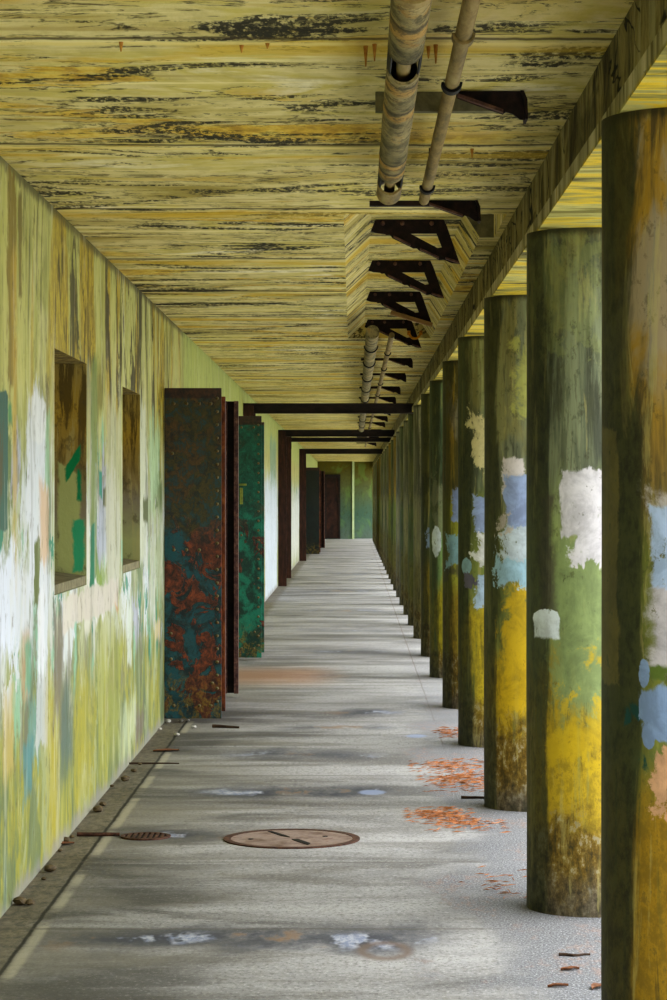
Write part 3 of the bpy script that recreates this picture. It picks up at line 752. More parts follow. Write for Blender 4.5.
cm.append(mat_column('painted_column_second', 2.0, top=(112, 118, 92), mid=(132, 144, 90), ochre=(196, 164, 22), moss_shade=0.6, brown=0.44, patches=(
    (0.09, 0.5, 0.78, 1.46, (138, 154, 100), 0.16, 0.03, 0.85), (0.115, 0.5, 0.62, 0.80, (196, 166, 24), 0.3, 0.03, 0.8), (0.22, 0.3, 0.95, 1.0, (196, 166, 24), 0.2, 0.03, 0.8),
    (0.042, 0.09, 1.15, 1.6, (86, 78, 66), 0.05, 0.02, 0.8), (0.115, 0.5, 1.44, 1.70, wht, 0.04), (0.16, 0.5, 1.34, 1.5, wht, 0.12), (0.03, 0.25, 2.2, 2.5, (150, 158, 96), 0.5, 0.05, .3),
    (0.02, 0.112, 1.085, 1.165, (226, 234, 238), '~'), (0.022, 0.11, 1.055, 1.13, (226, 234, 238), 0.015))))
cm.append(mat_column('painted_column_third', 3.0, top=(108, 112, 88), mid=(112, 118, 62), ochre=(206, 172, 24), moss_shade=0.6, brown=0.52, patches=(
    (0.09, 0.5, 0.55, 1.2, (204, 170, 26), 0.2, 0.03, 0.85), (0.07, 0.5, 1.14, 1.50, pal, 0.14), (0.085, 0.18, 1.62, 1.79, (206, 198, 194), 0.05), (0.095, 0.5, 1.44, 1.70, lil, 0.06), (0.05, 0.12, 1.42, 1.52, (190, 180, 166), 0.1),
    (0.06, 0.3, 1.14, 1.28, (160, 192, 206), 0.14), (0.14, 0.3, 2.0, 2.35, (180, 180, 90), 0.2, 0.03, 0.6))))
cm.append(mat_column('painted_column_fourth', 4.0, top=(122, 130, 96), mid=(104, 112, 56), ochre=(200, 176, 40), moss_shade=0.6, brown=0.36, patches=(
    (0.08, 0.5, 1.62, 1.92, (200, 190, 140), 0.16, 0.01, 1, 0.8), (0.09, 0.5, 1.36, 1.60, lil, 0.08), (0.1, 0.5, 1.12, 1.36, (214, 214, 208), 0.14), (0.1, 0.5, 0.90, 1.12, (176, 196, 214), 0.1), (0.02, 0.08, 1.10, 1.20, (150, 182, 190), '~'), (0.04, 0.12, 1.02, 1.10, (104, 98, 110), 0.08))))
cm.append(mat_column('painted_column_fifth', 5.0, top=(140, 128, 60), mid=(150, 150, 56), ochre=(160, 134, 40), moss_shade=0.5, ochre_top=0.6, brown=0.5, patches=(
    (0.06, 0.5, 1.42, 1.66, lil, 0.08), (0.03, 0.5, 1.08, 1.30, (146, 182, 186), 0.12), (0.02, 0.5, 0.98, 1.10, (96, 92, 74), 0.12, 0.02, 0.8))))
cm.append(mat_column('painted_column_sixth', 6.0, top=(110, 130, 98), mid=(108, 132, 84), ochre=(180, 164, 30), moss_shade=0.5, brown=0.3, patches=(
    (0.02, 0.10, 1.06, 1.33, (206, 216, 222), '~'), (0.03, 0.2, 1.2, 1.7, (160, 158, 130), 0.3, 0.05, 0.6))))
cm.append(mat_column('painted_column_seventh', 7.0, top=(82, 80, 44), mid=(86, 90, 52), ochre=(150, 130, 30), moss_shade=0.4, patches=(
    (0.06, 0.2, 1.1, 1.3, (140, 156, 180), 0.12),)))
gen = [mat_column('green_stained_column', 8.0, top=(112, 122, 88), mid=(98, 116, 72), ochre=(124, 122, 50), moss_shade=0.3),
       mat_column('grey_stained_column', 11.0, top=(150, 146, 122), mid=(136, 132, 104), ochre=(130, 120, 64), moss_shade=0.2),
       mat_column('ochre_stained_column', 14.0, top=(176, 142, 46), mid=(130, 140, 66), ochre=(150, 136, 56), moss_shade=0.2, ochre_top=0.5)]
words = ['first', 'second', 'third', 'fourth', 'fifth', 'sixth', 'seventh', 'eighth', 'ninth', 'tenth', 'eleventh', 'twelfth', 'thirteenth', 'fourteenth', 'fifteenth', 'sixteenth', 'seventeenth', 'eighteenth', 'nineteenth', 'twentieth',
         'twenty-first', 'twenty-second', 'twenty-third', 'twenty-fourth', 'twenty-fifth', 'twenty-sixth', 'twenty-seventh', 'twenty-eighth', 'twenty-ninth', 'thirtieth', 'thirty-first', 'thirty-second']
clab = ['nearest round concrete column, ochre stained, with slate blue, lilac and peach paint daubs',
        'round concrete column with large white patch and a small pale thumb-shaped dab',
        'round concrete column with lilac and white patches above bright yellow base, third from front',
        'round concrete column with cream and lilac patches over yellow foot, fourth from front',
        'olive yellow concrete column with blue band at waist height, fifth from front',
        'green round concrete column with one oval white dab, sixth from front',
        'dark olive concrete column with faint blue patch, seventh from front']
def column_mesh(seed):
    rnd = random.Random(seed)
    bm = bmesh.new(); seg = 64
    zs = [0, 0.004, 0.3, 0.9, 1.5, 2.1, 2.6, SOFF - 0.0005]
    rings = []
    for k, z in enumerate(zs):
        rr = R * (1 + (rnd.uniform(-0.006, 0.006) if 1 < k < len(zs) - 1 else 0.0))
        rings.append([bm.verts.new((rr * math.cos(2 * PI * i / seg), rr * math.sin(2 * PI * i / seg), z)) for i in range(seg)])
    for a, b in zip(rings, rings[1:]):
        for i in range(seg): bm.faces.new((a[i], a[(i + 1) % seg], b[(i + 1) % seg], b[i]))
    bm.faces.new(rings[0][::-1]); bm.faces.new(rings[-1])
    return bm
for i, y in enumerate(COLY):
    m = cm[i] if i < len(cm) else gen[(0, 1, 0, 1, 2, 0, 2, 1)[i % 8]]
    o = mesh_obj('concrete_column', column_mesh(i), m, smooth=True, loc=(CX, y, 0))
    tag(o, clab[i] if i < len(clab) else 'round stained concrete column, %s from the front in the right-hand row' % words[i], 'column', 'concrete columns along the open side')

# ------------------------------------------------------------ steel door leaves
def rivet_mesh():
    bm = bmesh.new()
    bmesh.ops.create_uvsphere(bm, u_segments=8, v_segments=6, radius=0.012)
    for v in list(bm.verts):
        v.co.y *= 0.7
    me = bpy.data.meshes.new('rivet'); bm.to_mesh(me); bm.free(); me.materials.append(M['rivet'])
    for p in me.polygons: p.use_smooth = True
    return me
RIV = rivet_mesh()
def rivets(parent, pts, y):
    for (x, z) in pts:
        o = bpy.data.objects.new('rivet', RIV); COL.objects.link(o); o.parent = parent; o.location = (x, y, z)
def leaf(Y, xr, top, mat, label, bottom=0.03, riv=True, latch=False, edge=None):
    """outward-swung leaf, face toward the camera (-Y), hinged on the left wall"""
    w = xr - WX
    t = empty('steel_door_leaf', (WX, Y, 0)); tag(t, label, 'door', 'open steel door leaves along the left wall')
    bm = bmesh.new(); box(bm, 0.004, w - 0.025, 0.0, 0.016, bottom, top, bevel=0.002)
    p = mesh_obj('face_plate', bm, mat, t)
    bm = bmesh.new()
    box(bm, 0.03, w, 0.017, 0.032, bottom + 0.05, top - 0.06)                 # back plate standing a little proud of the face
    mesh_obj('back_plate', bm, edge or M['rust_edge'], t)
    bm = bmesh.new()
    za, zb = bottom + 0.05, top - 0.06
    prism_y(bm, [(0.03, za), (w, za), (w, zb), (0.03, zb), (0.03, zb - 0.03), (w - 0.03, zb - 0.03), (w - 0.03, za + 0.03), (0.03, za + 0.03)], 0.033, 0.09)
    mesh_obj('stiffener_frame', bm, M['brown_steel'], t)
    bm = bmesh.new()
    for z in (0.35, 1.25, 2.05):
        r = bmesh.ops.create_cone(bm, cap_ends=True, segments=14, radius1=0.018, radius2=0.018, depth=0.16)
        bmesh.ops.translate(bm, verts=r['verts'], vec=(0.021, 0.036, z))
    split_loose(mesh_obj('hinge', bm, M['rust_edge'], t))
    if riv:
        pts = [(w - 0.055, bottom + 0.12 + 0.093 * k) for k in range(24)]
        for z in (bottom + 0.09, top - 0.11, 1.22):
            pts += [(0.07 + 0.09 * k, z) for k in range(3)]
        pts += [(0.05, bottom + 0.6), (0.05, bottom + 0.42), (0.06, 1.9), (w - 0.1, bottom + 0.09), (w - 0.1, top - 0.11), (w - 0.09, 0.28), (0.05, 0.24)]
        rivets(p, pts, -0.002)
    if latch:
        bm = bmesh.new(); box(bm, w - 0.235, w - 0.205, -0.025, 0.001, 1.52, 1.68); box(bm, w - 0.24, w - 0.17, -0.03, 0.001, 1.70, 1.72); 
        split_loose(mesh_obj('latch_plate', bm, mat_simple('pale_latch', [(90, 110, 50), (150, 150, 70)], (20, 20, 20)), t))
    return t
leaf(17.15, -0.907, 2.362, M['teal'], 'nearest steel door leaf, rust and dark teal, riveted, standing open from the left wall')
leaf(23.60, -0.869, 2.377, M['green'], 'bright green riveted steel door leaf standing open behind the rusty pair', latch=True, edge=M['green'])
leaf(65.70, -0.895, 2.37, M['darkteal'], 'blackish green steel door leaf far down the left wall, standing open', riv=False)
# framed leaf seen from its inner, channelled side
def framed_leaf(Y, xr, top, label, bottom=0.03):
    w = xr - WX
    t = empty('steel_door_leaf', (WX, Y, 0)); tag(t, label, 'door', 'open steel door leaves along the left wall')
    bm = bmesh.new(); box(bm, 0.004, w, 0.05, 0.066, bottom, top)
    mesh_obj('face_plate', bm, M['beam_steel'], t)
    bm = bmesh.new()
    box(bm, w - 0.012, w, -0.02, 0.049, bottom, top); box(bm, w - 0.034, w - 0.0125, -0.02, -0.008, bottom, top)
    box(bm, w - 0.102, w - 0.090, 0.0, 0.049, bottom, top)
    split_loose(mesh_obj('edge_channel', bm, M['bracket_flange'], t))
    bm = bmesh.new(); box(bm, 0.03, w - 0.112, -0.01, 0.049, bottom, bottom + 0.035); box(bm, 0.03, w - 0.112, -0.01, 0.049, top - 0.035, top); box(bm, 0.03, w - 0.112, -0.01, 0.049, 1.23, 1.25)
    split_loose(mesh_obj('cross_rail', bm, M['brown_steel'], t))
    bm = bmesh.new()
    for z in (0.35, 1.25, 2.05):
        r = bmesh.ops.create_cone(bm, cap_ends=True, segments=14, radius1=0.018, radius2=0.018, depth=0.16)
        bmesh.ops.translate(bm, verts=r['verts'], vec=(0.021, 0.025, z))
    split_loose(mesh_obj('hinge', bm, M['brown_steel'], t))
framed_leaf(19.32, -0.916, 2.354, 'dark brown framed steel door leaf showing its channel edge behind the nearest leaf')
framed_leaf(73.5, -0.865, 2.36, 'farthest black brown steel door leaf, just beyond the blackish green one')

# ------------------------------------------------------------ steel portals: wall post + crossbeam
def h_profile(w, d, t, web):
    return [(-w / 2, -d / 2), (w / 2, -d / 2), (w / 2, -d / 2 + t), (web / 2, -d / 2 + t), (web / 2, d / 2 - t), (w / 2, d / 2 - t), (w / 2, d / 2), (-w / 2, d / 2), (-w / 2, d / 2 - t), (-web / 2, d / 2 - t), (-web / 2, -d / 2 + t), (-w / 2, -d / 2 + t)]
def sweep(bm, prof, fn, a, b):
    va = [bm.verts.new(fn(p, q, a)) for p, q in prof]; vb = [bm.verts.new(fn(p, q, b)) for p, q in prof]
    bm.faces.new(va); bm.faces.new(vb[::-1]); k = len(prof)
    for i in range(k): bm.faces.new((va[i], va[(i + 1) % k], vb[(i + 1) % k], vb[i]))
def ibeam_post(bm, x0, x1, y, z1, d=0.11):
    sweep(bm, h_profile(x1 - x0, d, 0.012, 0.016), lambda p, q, s: ((x0 + x1) / 2 + p, y + q, s), 0, z1)

def ibeam_x(bm, x0, x1, y, z0, z1, d=0.12):
    sweep(bm, h_profile(d, z1 - z0, 0.014, 0.06), lambda p, q, s: (s, y + p, (z0 + z1) / 2 + q), x0, x1)

for (Y, xr, z0, z1, lab) in ((29.5, -1.19, 2.60, 2.724, 'first black crossbeam on a wall post, just past the green door leaf'),
                             (43.2, -1.19, 2.655, 2.775, 'second black crossbeam on a brown post, upper of the close pair'),
                             (47.4, -1.215, 2.655, 2.74, 'third black crossbeam on a brown post, lower of the close pair'),
                             (60.0, -1.17, 2.64, 2.765, 'farthest dark crossbeam on a brown post before the blackish green door leaf')):
    t = empty('steel_portal', (WX, Y, 0)); tag(t, lab, 'steel frame', 'steel portals across the gallery')
    bm = bmesh.new(); ibeam_post(bm, 0.002, xr - WX, 0, z0)
    mesh_obj('post', bm, M['post_steel'], t)
    bm = bmesh.new(); ibeam_x(bm, 0.002, BX - WX - 0.001, 0, z0 + 0.001, z1)
    mesh_obj('crossbeam', bm, M['beam_steel'], t)
    bm = bmesh.new(); box(bm, 0.003, 0.13, -0.075, -0.062, z0 - 0.14, z0 + 0.1)
    mesh_obj('gusset_plate', bm, M['post_steel'], t)

# ------------------------------------------------------------ pipe brackets
def bracket(Y, label, s=1.0):
    """full triangular bracket hanging in the raised recess"""
    t = empty('pipe_bracket', (0, Y, RECESS)); tag(t, label, 'bracket', 'iron pipe brackets under the ceiling')
    outer = [(0.118, 0.012), (0.455, 0.012), (0.478, -0.035), (0.545, -0.228), (0.50, -0.222), (0.462, -0.205), (0.440, -0.208), (0.40, -0.186), (0.335, -0.158), (0.325, -0.148), (0.305, -0.148), (0.296, -0.142),
             (0.20, -0.096), (0.186, -0.078), (0.168, -0.080), (0.160, -0.074), (0.118, -0.070), (0.088, -0.060)]
    hole = [(0.290, -0.072), (0.425, -0.072), (0.452, -0.142), (0.430, -0.146)]
    bm = bmesh.new(); prism_y(bm, outer, -0.006, 0.006, [hole])
    p = mesh_obj('bracket_plate', bm, M['bracket'], t)
    bm = bmesh.new()
    prism_y(bm, [(0.125, -0.001), (0.46, -0.001), (0.46, -0.014), (0.125, -0.014)], 0.007, 0.09)
    mesh_obj('top_flange', bm, M['bracket'], t)
    bm = bmesh.new()
    for (xa, za, xb, zb) in ((0.205, -0.095, 0.292, -0.138), (0.34, -0.158, 0.436, -0.203), (0.47, -0.205, 0.54, -0.228)):
        prism_y(bm, [(xa, za), (xb, zb), (xb, zb + 0.010), (xa, za + 0.010)], -0.045, -0.007)
    split_loose(mesh_obj('bottom_flange', bm, M['bracket_flange'], t))
    bm = bmesh.new()
    for (x, z) in ((0.15, -0.02), (0.25, -0.02), (0.40, -0.02)):
        r = bmesh.ops.create_uvsphere(bm, u_segments=8, v_segments=6, radius=0.012)
        bmesh.ops.translate(bm, verts=r['verts'], vec=(x, -0.008, z))
    split_loose(mesh_obj('bolt', bm, M['bracket_flange'], t))
    return t
def wedge(Y, label, bar=0.022, barmat='bracket'):
    """lower corner of the same bracket showing below the ceiling slab"""
    t = empty('pipe_bracket', (0, Y, CEIL)); tag(t, label, 'bracket', 'iron pipe brackets under the ceiling')
    bm = bmesh.new()
    pts = [(0.322, 0.01), (0.535, 0.01), (0.546, -0.03), (0.548, -0.092), (0.53, -0.090), (0.505, -0.072), (0.485, -0.066), (0.475, -0.074), (0.40, -0.048), (0.33, -0.022)]
    prism_y(bm, pts, -0.006, 0.006)
    mesh_obj('bracket_plate', bm, M['bracket'], t)
    bm = bmesh.new()
    prism_y(bm, [(0.33, -0.022), (0.475, -0.073), (0.475, -0.063), (0.33, -0.012)], -0.04, -0.007)
    mesh_obj('bottom_flange', bm, M['bracket_flange'], t)
    bm = bmesh.new()
    prism_y(bm, [(0.53, -0.002), (0.54, -0.002), (0.552, -0.03), (0.554, -0.092), (0.546, -0.092), (0.542, -0.03)], -0.03, 0.08)
    mesh_obj('end_flange', bm, M['bracket'], t)
    bm = bmesh.new(); box(bm, 0.07, 0.49, 0.0065, 0.05, -bar, 0.004)
    mesh_obj('mounting_bar', bm, M[barmat], t)
    return t
wedge(7.74, 'nearest black iron bracket on the ceiling, beside the first gap in the fat pipe', 0.062, 'grey_plate')
wedge(10.60, 'black iron bracket at the cut pipe ends just before the ceiling recess')
for y, w in zip((12.44, 14.6, 16.83, 19.5), ('first and largest triangular iron bracket inside the ceiling recess', 'second triangular iron bracket inside the ceiling recess', 'third triangular iron bracket inside the ceiling recess, with a tan strip across it', 'last triangular iron bracket at the far edge of the ceiling recess')):
    bracket(y, w)
FB = [22.7, 25.5, 28.6, 31.6, 36.2, 39.2, 42.4, 47.0, 52.5, 58.5]
for i, y in enumerate(FB):
    wedge(y, 'small black iron bracket, %s beyond the ceiling recess' % words[i])

# ------------------------------------------------------------ pipes
BPX, BPZ, BPR = 0.137, 2.775, 0.048
SPX, SPZ, SPR = 0.287, 2.805, 0.0215
def cap_y(bm, cx, cz, r, y, seg=24):
    bm.faces.new([bm.verts.new((cx + r * math.cos(2 * PI * i / seg), y, cz + r * math.sin(2 * PI * i / seg))) for i in range(seg)])
def bands(t, px, pz, pr, ys, m):
    for y in ys:
        bm = bmesh.new(); tube_y(bm, px, pz, pr + 0.009, y - 0.03, y + 0.03, th=0.008, a0=PI, a1=2 * PI)
        mesh_obj('pipe_strap', bm, m, t, smooth=True)
t = empty('pipe', (0, 0, 0)); tag(t, 'fat lagged pipe overhead near the camera, its lagging broken open in two places', 'pipe')
bm = bmesh.new(); tube_y(bm, BPX, BPZ, 0.02, 4.6, 9.40, th=0.006, ny=4); mesh_obj('pipe_core', bm, M['small_pipe'], t, smooth=True)
for (y0, y1, ye) in ((4.6, 6.36, 6.62), (6.67, 8.78, 9.06), (9.1, 9.42, None)):
    bm = bmesh.new(); tube_y(bm, BPX, BPZ, BPR, y0, y1, th=0.008, wob=0.025, ny=max(3, int((y1 - y0) * 5)))
    mesh_obj('lagging', bm, M['pipe'] if ye else M['small_pipe'], t, smooth=True)
    if ye:
        bm = bmesh.new(); tube_y(bm, BPX, BPZ, BPR - 0.001, y1 + 0.001, ye, a0=-0.62, a1=PI + 0.62, th=0.004)
        mesh_obj('broken_shell', bm, M['black'], t, smooth=True)
bands(t, BPX, BPZ, BPR, [5.55], M['small_pipe'])
for y in (5.2, 7.3):
    bm = bmesh.new(); box(bm, BPX - 0.012, BPX + 0.012, y - 0.004, y + 0.004, BPZ + BPR - 0.004, CEIL + 0.004); mesh_obj('hanger_rod', bm, M['bracket'], t)
t = empty('pipe', (0, 0, 0)); tag(t, 'long fat pipe with black straps, starting at the far edge of the ceiling recess', 'pipe')
bm = bmesh.new(); tube_y(bm, BPX, BPZ, BPR, 17.4, 42.9, th=0.008, wob=0.02, ny=70); cap_y(bm, BPX, BPZ, 0.042, 17.402)
mesh_obj('lagging', bm, M['pipe'], t, smooth=True)
bands(t, BPX, BPZ, BPR, [19.0, 21.2, 23.9, 26.4, 29.2, 32.2, 36.9, 40], M['black'])
t = empty('pipe', (0, 0, 0)); tag(t, 'thin tan pipe overhead near the camera, right of the fat lagged pipe', 'pipe')
bm = bmesh.new(); tube_y(bm, SPX, SPZ, SPR, 4.6, 9.9, seg=18, th=0.004, wob=0.03, ny=16)
mesh_obj('pipe_tube', bm, M['small_pipe'], t, smooth=True)
bands(t, SPX, SPZ, SPR, [7.1, 9.45], M['black'])
bands(t, SPX, SPZ, SPR, [6.35], M['small_pipe'])
for y in (5.2, 9.0):
    bm = bmesh.new(); box(bm, SPX - 0.008, SPX + 0.008, y - 0.004, y + 0.004, SPZ + SPR - 0.004, CEIL + 0.004); mesh_obj('hanger_rod', bm, M['bracket'], t)
t = empty('pipe', (0, 0, 0)); tag(t, 'long thin pipe with black straps, starting at the far edge of the ceiling recess', 'pipe')
bm = bmesh.new(); tube_y(bm, SPX, SPZ, SPR, 18.2, 59.0, seg=18, th=0.004, wob=0.02, ny=60); cap_y(bm, SPX, SPZ, 0.019, 18.202)
mesh_obj('pipe_tube', bm, M['small_pipe'], t, smooth=True)
bands(t, SPX, SPZ, SPR, [20.4, 22.9, 25.9, 28.8, 31.8, 36.4, 39.4, 42.6], M['black'])

# loose things up in the brackets
bm = bmesh.new(); box(bm, -0.15, 0.15, -0.03, 0.03, -0.014, 0.014, bevel=0.003)
o = mesh_obj('wood_strip', bm, M['board'], loc=(0.40, 16.753, 2.822)); o.rotation_euler = (0, 0.29, 0)
tag(o, 'tan wooden strip lying across the third recess bracket', 'wood strip')
bm = bmesh.new()
for k in range(10):
    a0 = PI + 0.2 + k * 0.27; a1 = a0 + 0.28
    pts = [(0.05 * math.cos(a0), 0.05 * math.sin(a0)), (0.05 * math.cos(a1), 0.05 * math.sin(a1)), (0.034 * math.cos(a1), 0.034 * math.sin(a1)), (0.034 * math.cos(a0), 0.034 * math.sin(a0))]
    prism_y(bm, pts, -0.03, 0.03)
box(bm, -0.06, -0.036, -0.03, 0.03, -0.012, 0.02); box(bm, 0.036, 0.06, -0.03, 0.03, -0.012, 0.02)
bmesh.ops.remove_doubles(bm, verts=bm.verts[:], dist=0.0005)
o = mesh_obj('pipe_clamp', bm, M['orange'], loc=(0.49, 19.42, 2.90))
tag(o, 'orange rusted pipe clamp hanging on the last recess bracket', 'pipe clamp')

# rusty drips hanging from the ceiling seams
for k, (x, y, l) in enumerate(((-0.66, 6.9, 0.028), (-0.32, 6.95, 0.022), (-0.245, 6.92, 0.016), (0.06, 6.93, 0.05), (0.035, 6.96, 0.06), (0.235, 6.94, 0.055), (0.215, 6.97, 0.035), (0.195, 9.0, 0.03), (0.44, 9.02, 0.035))):
    bm = bmesh.new()
    r = bmesh.ops.create_cone(bm, cap_ends=True, segments=8, radius1=0.007, radius2=0.0018, depth=l, matrix=Matrix.Rotation(PI, 4, 'X'))
    o = mesh_obj('ceiling_drip', bm, M['drip'], smooth=True, loc=(x, y, CEIL - l / 2 + 0.001))
    tag(o, ['rusty lime drip on the nearest ceiling seam, farthest left', 'rusty lime drip on the nearest ceiling seam, second from left', 'short rusty drip on the nearest ceiling seam, third from left',
            'rusty drip just left of the fat pipe, right one of two', 'rusty drip just left of the fat pipe, left one of two', 'rusty drip between the two pipes, right one of two', 'rusty drip between the two pipes, left one of two', 'small drip on the second ceiling seam by the pipes', 'small drip on the second ceiling seam, right of the pipes'][k], 'drip', 'drips on the ceiling seams')

# ------------------------------------------------------------ floor objects
t = empty('manhole_cover', (-0.288, 11.33, 0)); tag(t, 'round rusted manhole cover with a diagonal crack, set in the concrete floor', 'manhole cover')
bm = bmesh.new(); disc_ring(bm, 0.285, 0.318, -0.0, 0.006, 64); mesh_obj('cover_ring', bm, M['rustdark'], t)
bm = bmesh.new(); disc_ring(bm, 0, 0.284, -0.0, 0.004, 64); mesh_obj('cover_plate', bm, M['rustlid'], t)
bm = bmesh.new()
def sliver(bm, pts, z0=0.0045, z1=0.0065):
    a = [bm.verts.new((p[0], p[1], z0)) for p in pts]; b = [bm.verts.new((p[0], p[1], z1)) for p in pts]
    bm.faces.new(b)
    for i in range(len(pts)): bm.faces.new((a[i], a[(i + 1) % len(pts)], b[(i + 1) % len(pts)], b[i]))
sliver(bm, [(-0.12, 0.23), (-0.10, 0.235), (-0.03, 0.09), (-0.01, 0.03), (-0.05, 0.07)])
sliver(bm, [(0.0, -0.04), (0.03, -0.03), (0.09, -0.17), (0.08, -0.22), (0.03, -0.12)])
split_loose(mesh_obj('crack', bm, M['black'], t))
for (x, y) in ((-0.19, -0.03), (0.155, 0.06)):
    bm = bmesh.new(); disc_ring(bm, 0, 0.013, 0.0045, 0.006, 12); mesh_obj('lift_hole', bm, M['black'], t, loc=(x, y, 0))
t = empty('drain_grate', (-0.975, 11.40, 0)); tag(t, 'small round rusty drain grate between the wall and the manhole cover', 'drain')
bm = bmesh.new(); disc_ring(bm, 0.098, 0.118, 0, 0.008, 40); mesh_obj('grate_rim', bm, M['rustdark'], t)
bm = bmesh.new(); disc_ring(bm, 0, 0.097, 0, 0.002, 40); mesh_obj('drain_well', bm, M['black'], t)
bm = bmesh.new()
for k in range(-3, 4):
    hx = math.sqrt(0.096 ** 2 - (k * 0.026) ** 2); box(bm, k * 0.026 - 0.007, k * 0.026 + 0.007, -hx, hx, 0.003, 0.008)
split_loose(mesh_obj('grate_bar', bm, M['rustdark'], t))
bm = bmesh.new(); r = bmesh.ops.create_cone(bm, cap_ends=True, segments=12, radius1=0.010, radius2=0.008, depth=0.2, matrix=Matrix.Rotation(PI / 2, 4, 'Y'))
o = mesh_obj('pipe_stub', bm, M['rustdark'], smooth=True, loc=(-1.20, 11.43, 0.009)); tag(o, 'short rusty pipe stub lying in the gutter beside the drain grate', 'pipe')

def floorpt(px, py):
    Y = F * H / (py - VY); return ((px - VX) * Y / F, Y)
def blob_rock(r, seed):
    rnd = random.Random(seed); bm = bmesh.new(); bmesh.ops.create_icosphere(bm, subdivisions=2, radius=r)
    for v in bm.verts: v.co *= rnd.uniform(0.82, 1.12)
    for v in bm.verts: v.co.z = v.co.z * 0.6 + 0.55 * r
    mz = min(v.co.z for v in bm.verts)
    for v in bm.verts: v.co.z -= mz
    return bm
def leaf_mesh(L, W, seed):
    rnd = random.Random(seed); bm = bmesh.new(); n = 7; rows = []
    for i in range(n):
        s = i / (n - 1); w = W * math.sin(PI * min(0.97, max(0.03, s))) ** 0.8
        z = 0.003 + 0.004 * math.sin(PI * s) + rnd.uniform(0, .003)
        rows.append([bm.verts.new((L * (s - .5), -w, z + 0.007)), bm.verts.new((L * (s - .5), 0, z)), bm.verts.new((L * (s - .5), w, z + 0.006))])
    for a, b in zip(rows, rows[1:]):
        for j in range(2): bm.faces.new((a[j], a[j + 1], b[j + 1], b[j]))
    r = bmesh.ops.extrude_face_region(bm, geom=bm.faces[:])
    for e in r['geom']:
        if isinstance(e, bmesh.types.BMVert): e.co.z -= 0.0015
    mz = min(v.co.z for v in bm.verts)
    for v in bm.verts: v.co.z -= mz
    return bm
def place(o, px, py, rz=0):
    x, y = floorpt(px, py); o.location = (x, y, 0.0); o.rotation_euler = (0, 0, rz); return o
# pale chips by the first door leaf
for k, (px, py, r, lab) in enumerate(((168, 723, .022, 'pale pebble at the foot of the nearest door leaf, leftmost'), (181, 722, .018, 'pale pebble under the middle of the nearest door leaf'), (188, 721.5, .014, 'pale pebble under the nearest door leaf, right of the middle one'), (194, 728, .018, 'white pebble on the floor in front of the nearest door leaf'),
                                      (160, 730, .016, 'white pebble in the corner between wall and gutter joint'), (177, 736, .018, 'white pebble on the gutter joint, nearest of the pale ones'))):
    o = mesh_obj('pebble', blob_rock(r, k), M['pebble'], smooth=True); place(o, px, py, k)
    tag(o, lab, 'pebble', 'pale pebbles by the nearest door leaf')
dl = [(140, 765), (134, 772), (125, 781), (112, 787), (103, 806), (98, 812), (72, 838), (66, 842), (50, 872), (44, 880), (30, 905), (20, 905), (60, 852)]
for k, (px, py) in enumerate(dl):
    o = mesh_obj('debris_chip', blob_rock(0.012 + 0.008 * (k % 3), 30 + k), M['debris'], smooth=True); place(o, px, py, k)
    tag(o, 'small brown debris chip along the foot of the left wall, %s from the door leaf' % words[k], 'debris', 'debris chips along the wall foot')
for k, (px, py, L, W, rz, lab) in enumerate(((166, 751, .17, .05, .4, 'curled brown leaf on the gutter joint in front of the nearest door leaf'), (63, 845, .12, .03, .7, 'brown leaf lying against the wall foot, left of the drain grate'),
                                             (570, 970, .07, .016, .4, 'small brown leaf on gravel, between the two nearest columns'), (598, 988, .08, .02, 1.0, 'small brown leaf at the foot of the nearest column'), (558, 987, .07, .014, .2, 'dark brown leaf on gravel, nearest the camera'))):
    o = mesh_obj('dry_leaf', leaf_mesh(L, W, k), M['leaf'], smooth=True); place(o, px, py, rz); tag(o, lab, 'leaf')
def twig(L, r, seed):
    rnd = random.Random(seed); bm = bmesh.new(); n = 6; prev = None
    for i in range(n):
        s = i / (n - 1); rr = r * (1 - 0.4 * s); y = rnd.uniform(-.01, .01)
        ring = [bm.verts.new((L * (s - .5), y + rr * math.cos(a), rr + rr * math.sin(a))) for a in [2 * PI * j / 7 for j in range(7)]]
        if prev:
            for j in range(7): bm.faces.new((prev[j], prev[(j + 1) % 7], ring[(j + 1) % 7], ring[j]))
        else: bm.faces.new(ring)
        prev = ring
    bm.faces.new(prev[::-1]); return bm
for (px, py, L, r, rz, lab, s) in ((226, 728, .19, .012, -.25, 'dark stick on the floor just right of the nearest door leaf', 1), (575, 956, .11, .006, .15, 'thin orange brown stick on gravel left of the nearest column', 2), (154, 764, .3, .006, .05, 'thin dark stick across the gutter joint by the wall', 3), (480, 798.5, .2, .008, 0.0, 'dark twig at the foot of the third column', 4)):
    o = mesh_obj('twig', twig(L, r, s), M['twig'], smooth=True); place(o, px, py, rz); tag(o, lab, 'stick')
# drifts of fallen pine needles
def needles(bm, cx, cy, sx, sy, n, seed):
    rnd = random.Random(seed)
    for _ in range(n):
        x, y = rnd.gauss(0, sx), rnd.gauss(0, sy); z = 0.002 + 0.012 * rnd.random() * math.exp(-(x * x / sx / sx + y * y / sy / sy))
        a = rnd.gauss(0, .6); L = rnd.uniform(.03, .075); w = .0015
        x = max(-2 * sx, min(2 * sx, x)); y = max(-2 * sy, min(2 * sy, y))
        dx, dy = math.cos(a) * L / 2, math.sin(a) * L / 2; nx, ny = -math.sin(a) * w, math.cos(a) * w
        dz = rnd.uniform(0, .008)
        vs = [bm.verts.new((cx + x + i * dx + j * nx, cy + y + i * dy + j * ny, z + (dz if i > 0 else 0))) for i, j in ((-1, -1), (1, -1), (1, 1), (-1, 1))]
        tp = bm.verts.new((cx + x, cy + y, z + .004 + dz / 2))
        for k in range(4): bm.faces.new((vs[k], vs[(k + 1) % 4], tp))
        bm.faces.new(vs[::-1])
    return bm
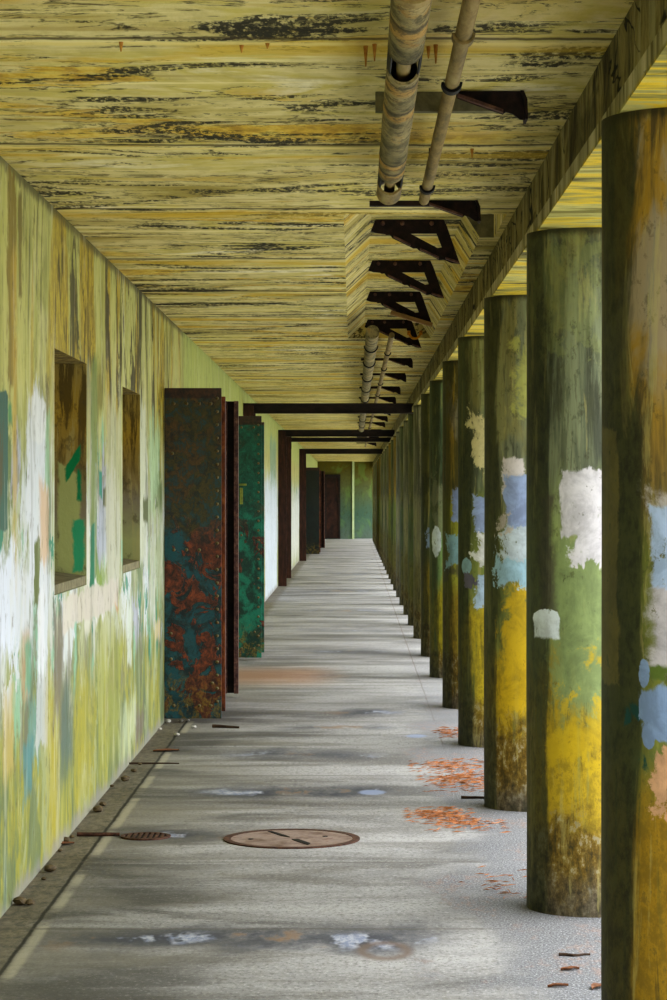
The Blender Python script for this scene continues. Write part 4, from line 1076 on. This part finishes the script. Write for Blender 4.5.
for (spots, lab) in ((((452, 767, .12, .20, 200), (464, 782, .12, .24, 330)), 'thick orange pine needle drift on the left of the third column'), (((440, 816, .08, .16, 240), (466, 825, .09, .14, 90)), 'orange pine needle pile on gravel, nearer than the third column'),
                     (((450, 733, .05, .18, 90),), 'small orange needle drift by the foot of the fourth column'), (((505, 884, .09, .22, 40),), 'sparse orange needle scatter left of the second column')):
    bm = bmesh.new(); x0, y0 = floorpt(spots[0][0], spots[0][1])
    for k, (px, py, sx, sy, n) in enumerate(spots):
        x, y = floorpt(px, py); needles(bm, x - x0, y - y0, sx, sy, n, int(px))
    o = mesh_obj('pine_needles', bm, M['needle']); o.location = (x0, y0, 0.0); o['kind'] = 'stuff'
    tag(o, lab, 'pine needles')

# ------------------------------------------------------------ light, sky, camera
w = bpy.data.worlds.new('sky'); SC.world = w; w.use_nodes = True
nt = w.node_tree; bg = nt.nodes['Background']
tc = nt.nodes.new('ShaderNodeTexCoord'); sp = nt.nodes.new('ShaderNodeSeparateXYZ'); rp = nt.nodes.new('ShaderNodeValToRGB')
nt.links.new(tc.outputs['Generated'], sp.inputs[0]); nt.links.new(sp.outputs[2], rp.inputs[0]); nt.links.new(rp.outputs[0], bg.inputs[0])
rp.color_ramp.elements[0].color = (0.95, 0.96, 0.97, 1); rp.color_ramp.elements[1].color = (0.70, 0.80, 0.95, 1)
bg.inputs[1].default_value = 1.9
sd = bpy.data.lights.new('sun', 'SUN'); sd.energy = 2.8; sd.angle = math.radians(70); sd.color = (0.97, 0.98, 1.0)
so = bpy.data.objects.new('sun', sd); COL.objects.link(so)
so.rotation_euler = Vector((-0.66, 0.20, -0.72)).to_track_quat('-Z', 'Y').to_euler()

cd = bpy.data.cameras.new('camera'); cam = bpy.data.objects.new('camera', cd); COL.objects.link(cam)
cam.location = (0, 0, H); cam.rotation_euler = (PI / 2, 0, 0)
cd.sensor_fit = 'VERTICAL'; cd.sensor_height = 36.0; cd.lens = F / 1000 * 36.0
cd.shift_x = (333.5 - VX) / 1000; cd.shift_y = (VY - 500) / 1000
cd.clip_end = 400
SC.camera = cam
SC.view_settings.view_transform = 'Standard'
for lk in ('Medium High Contrast', 'None'):
    try:
        SC.view_settings.look = lk; break
    except Exception: pass
SC.view_settings.exposure = 0.65
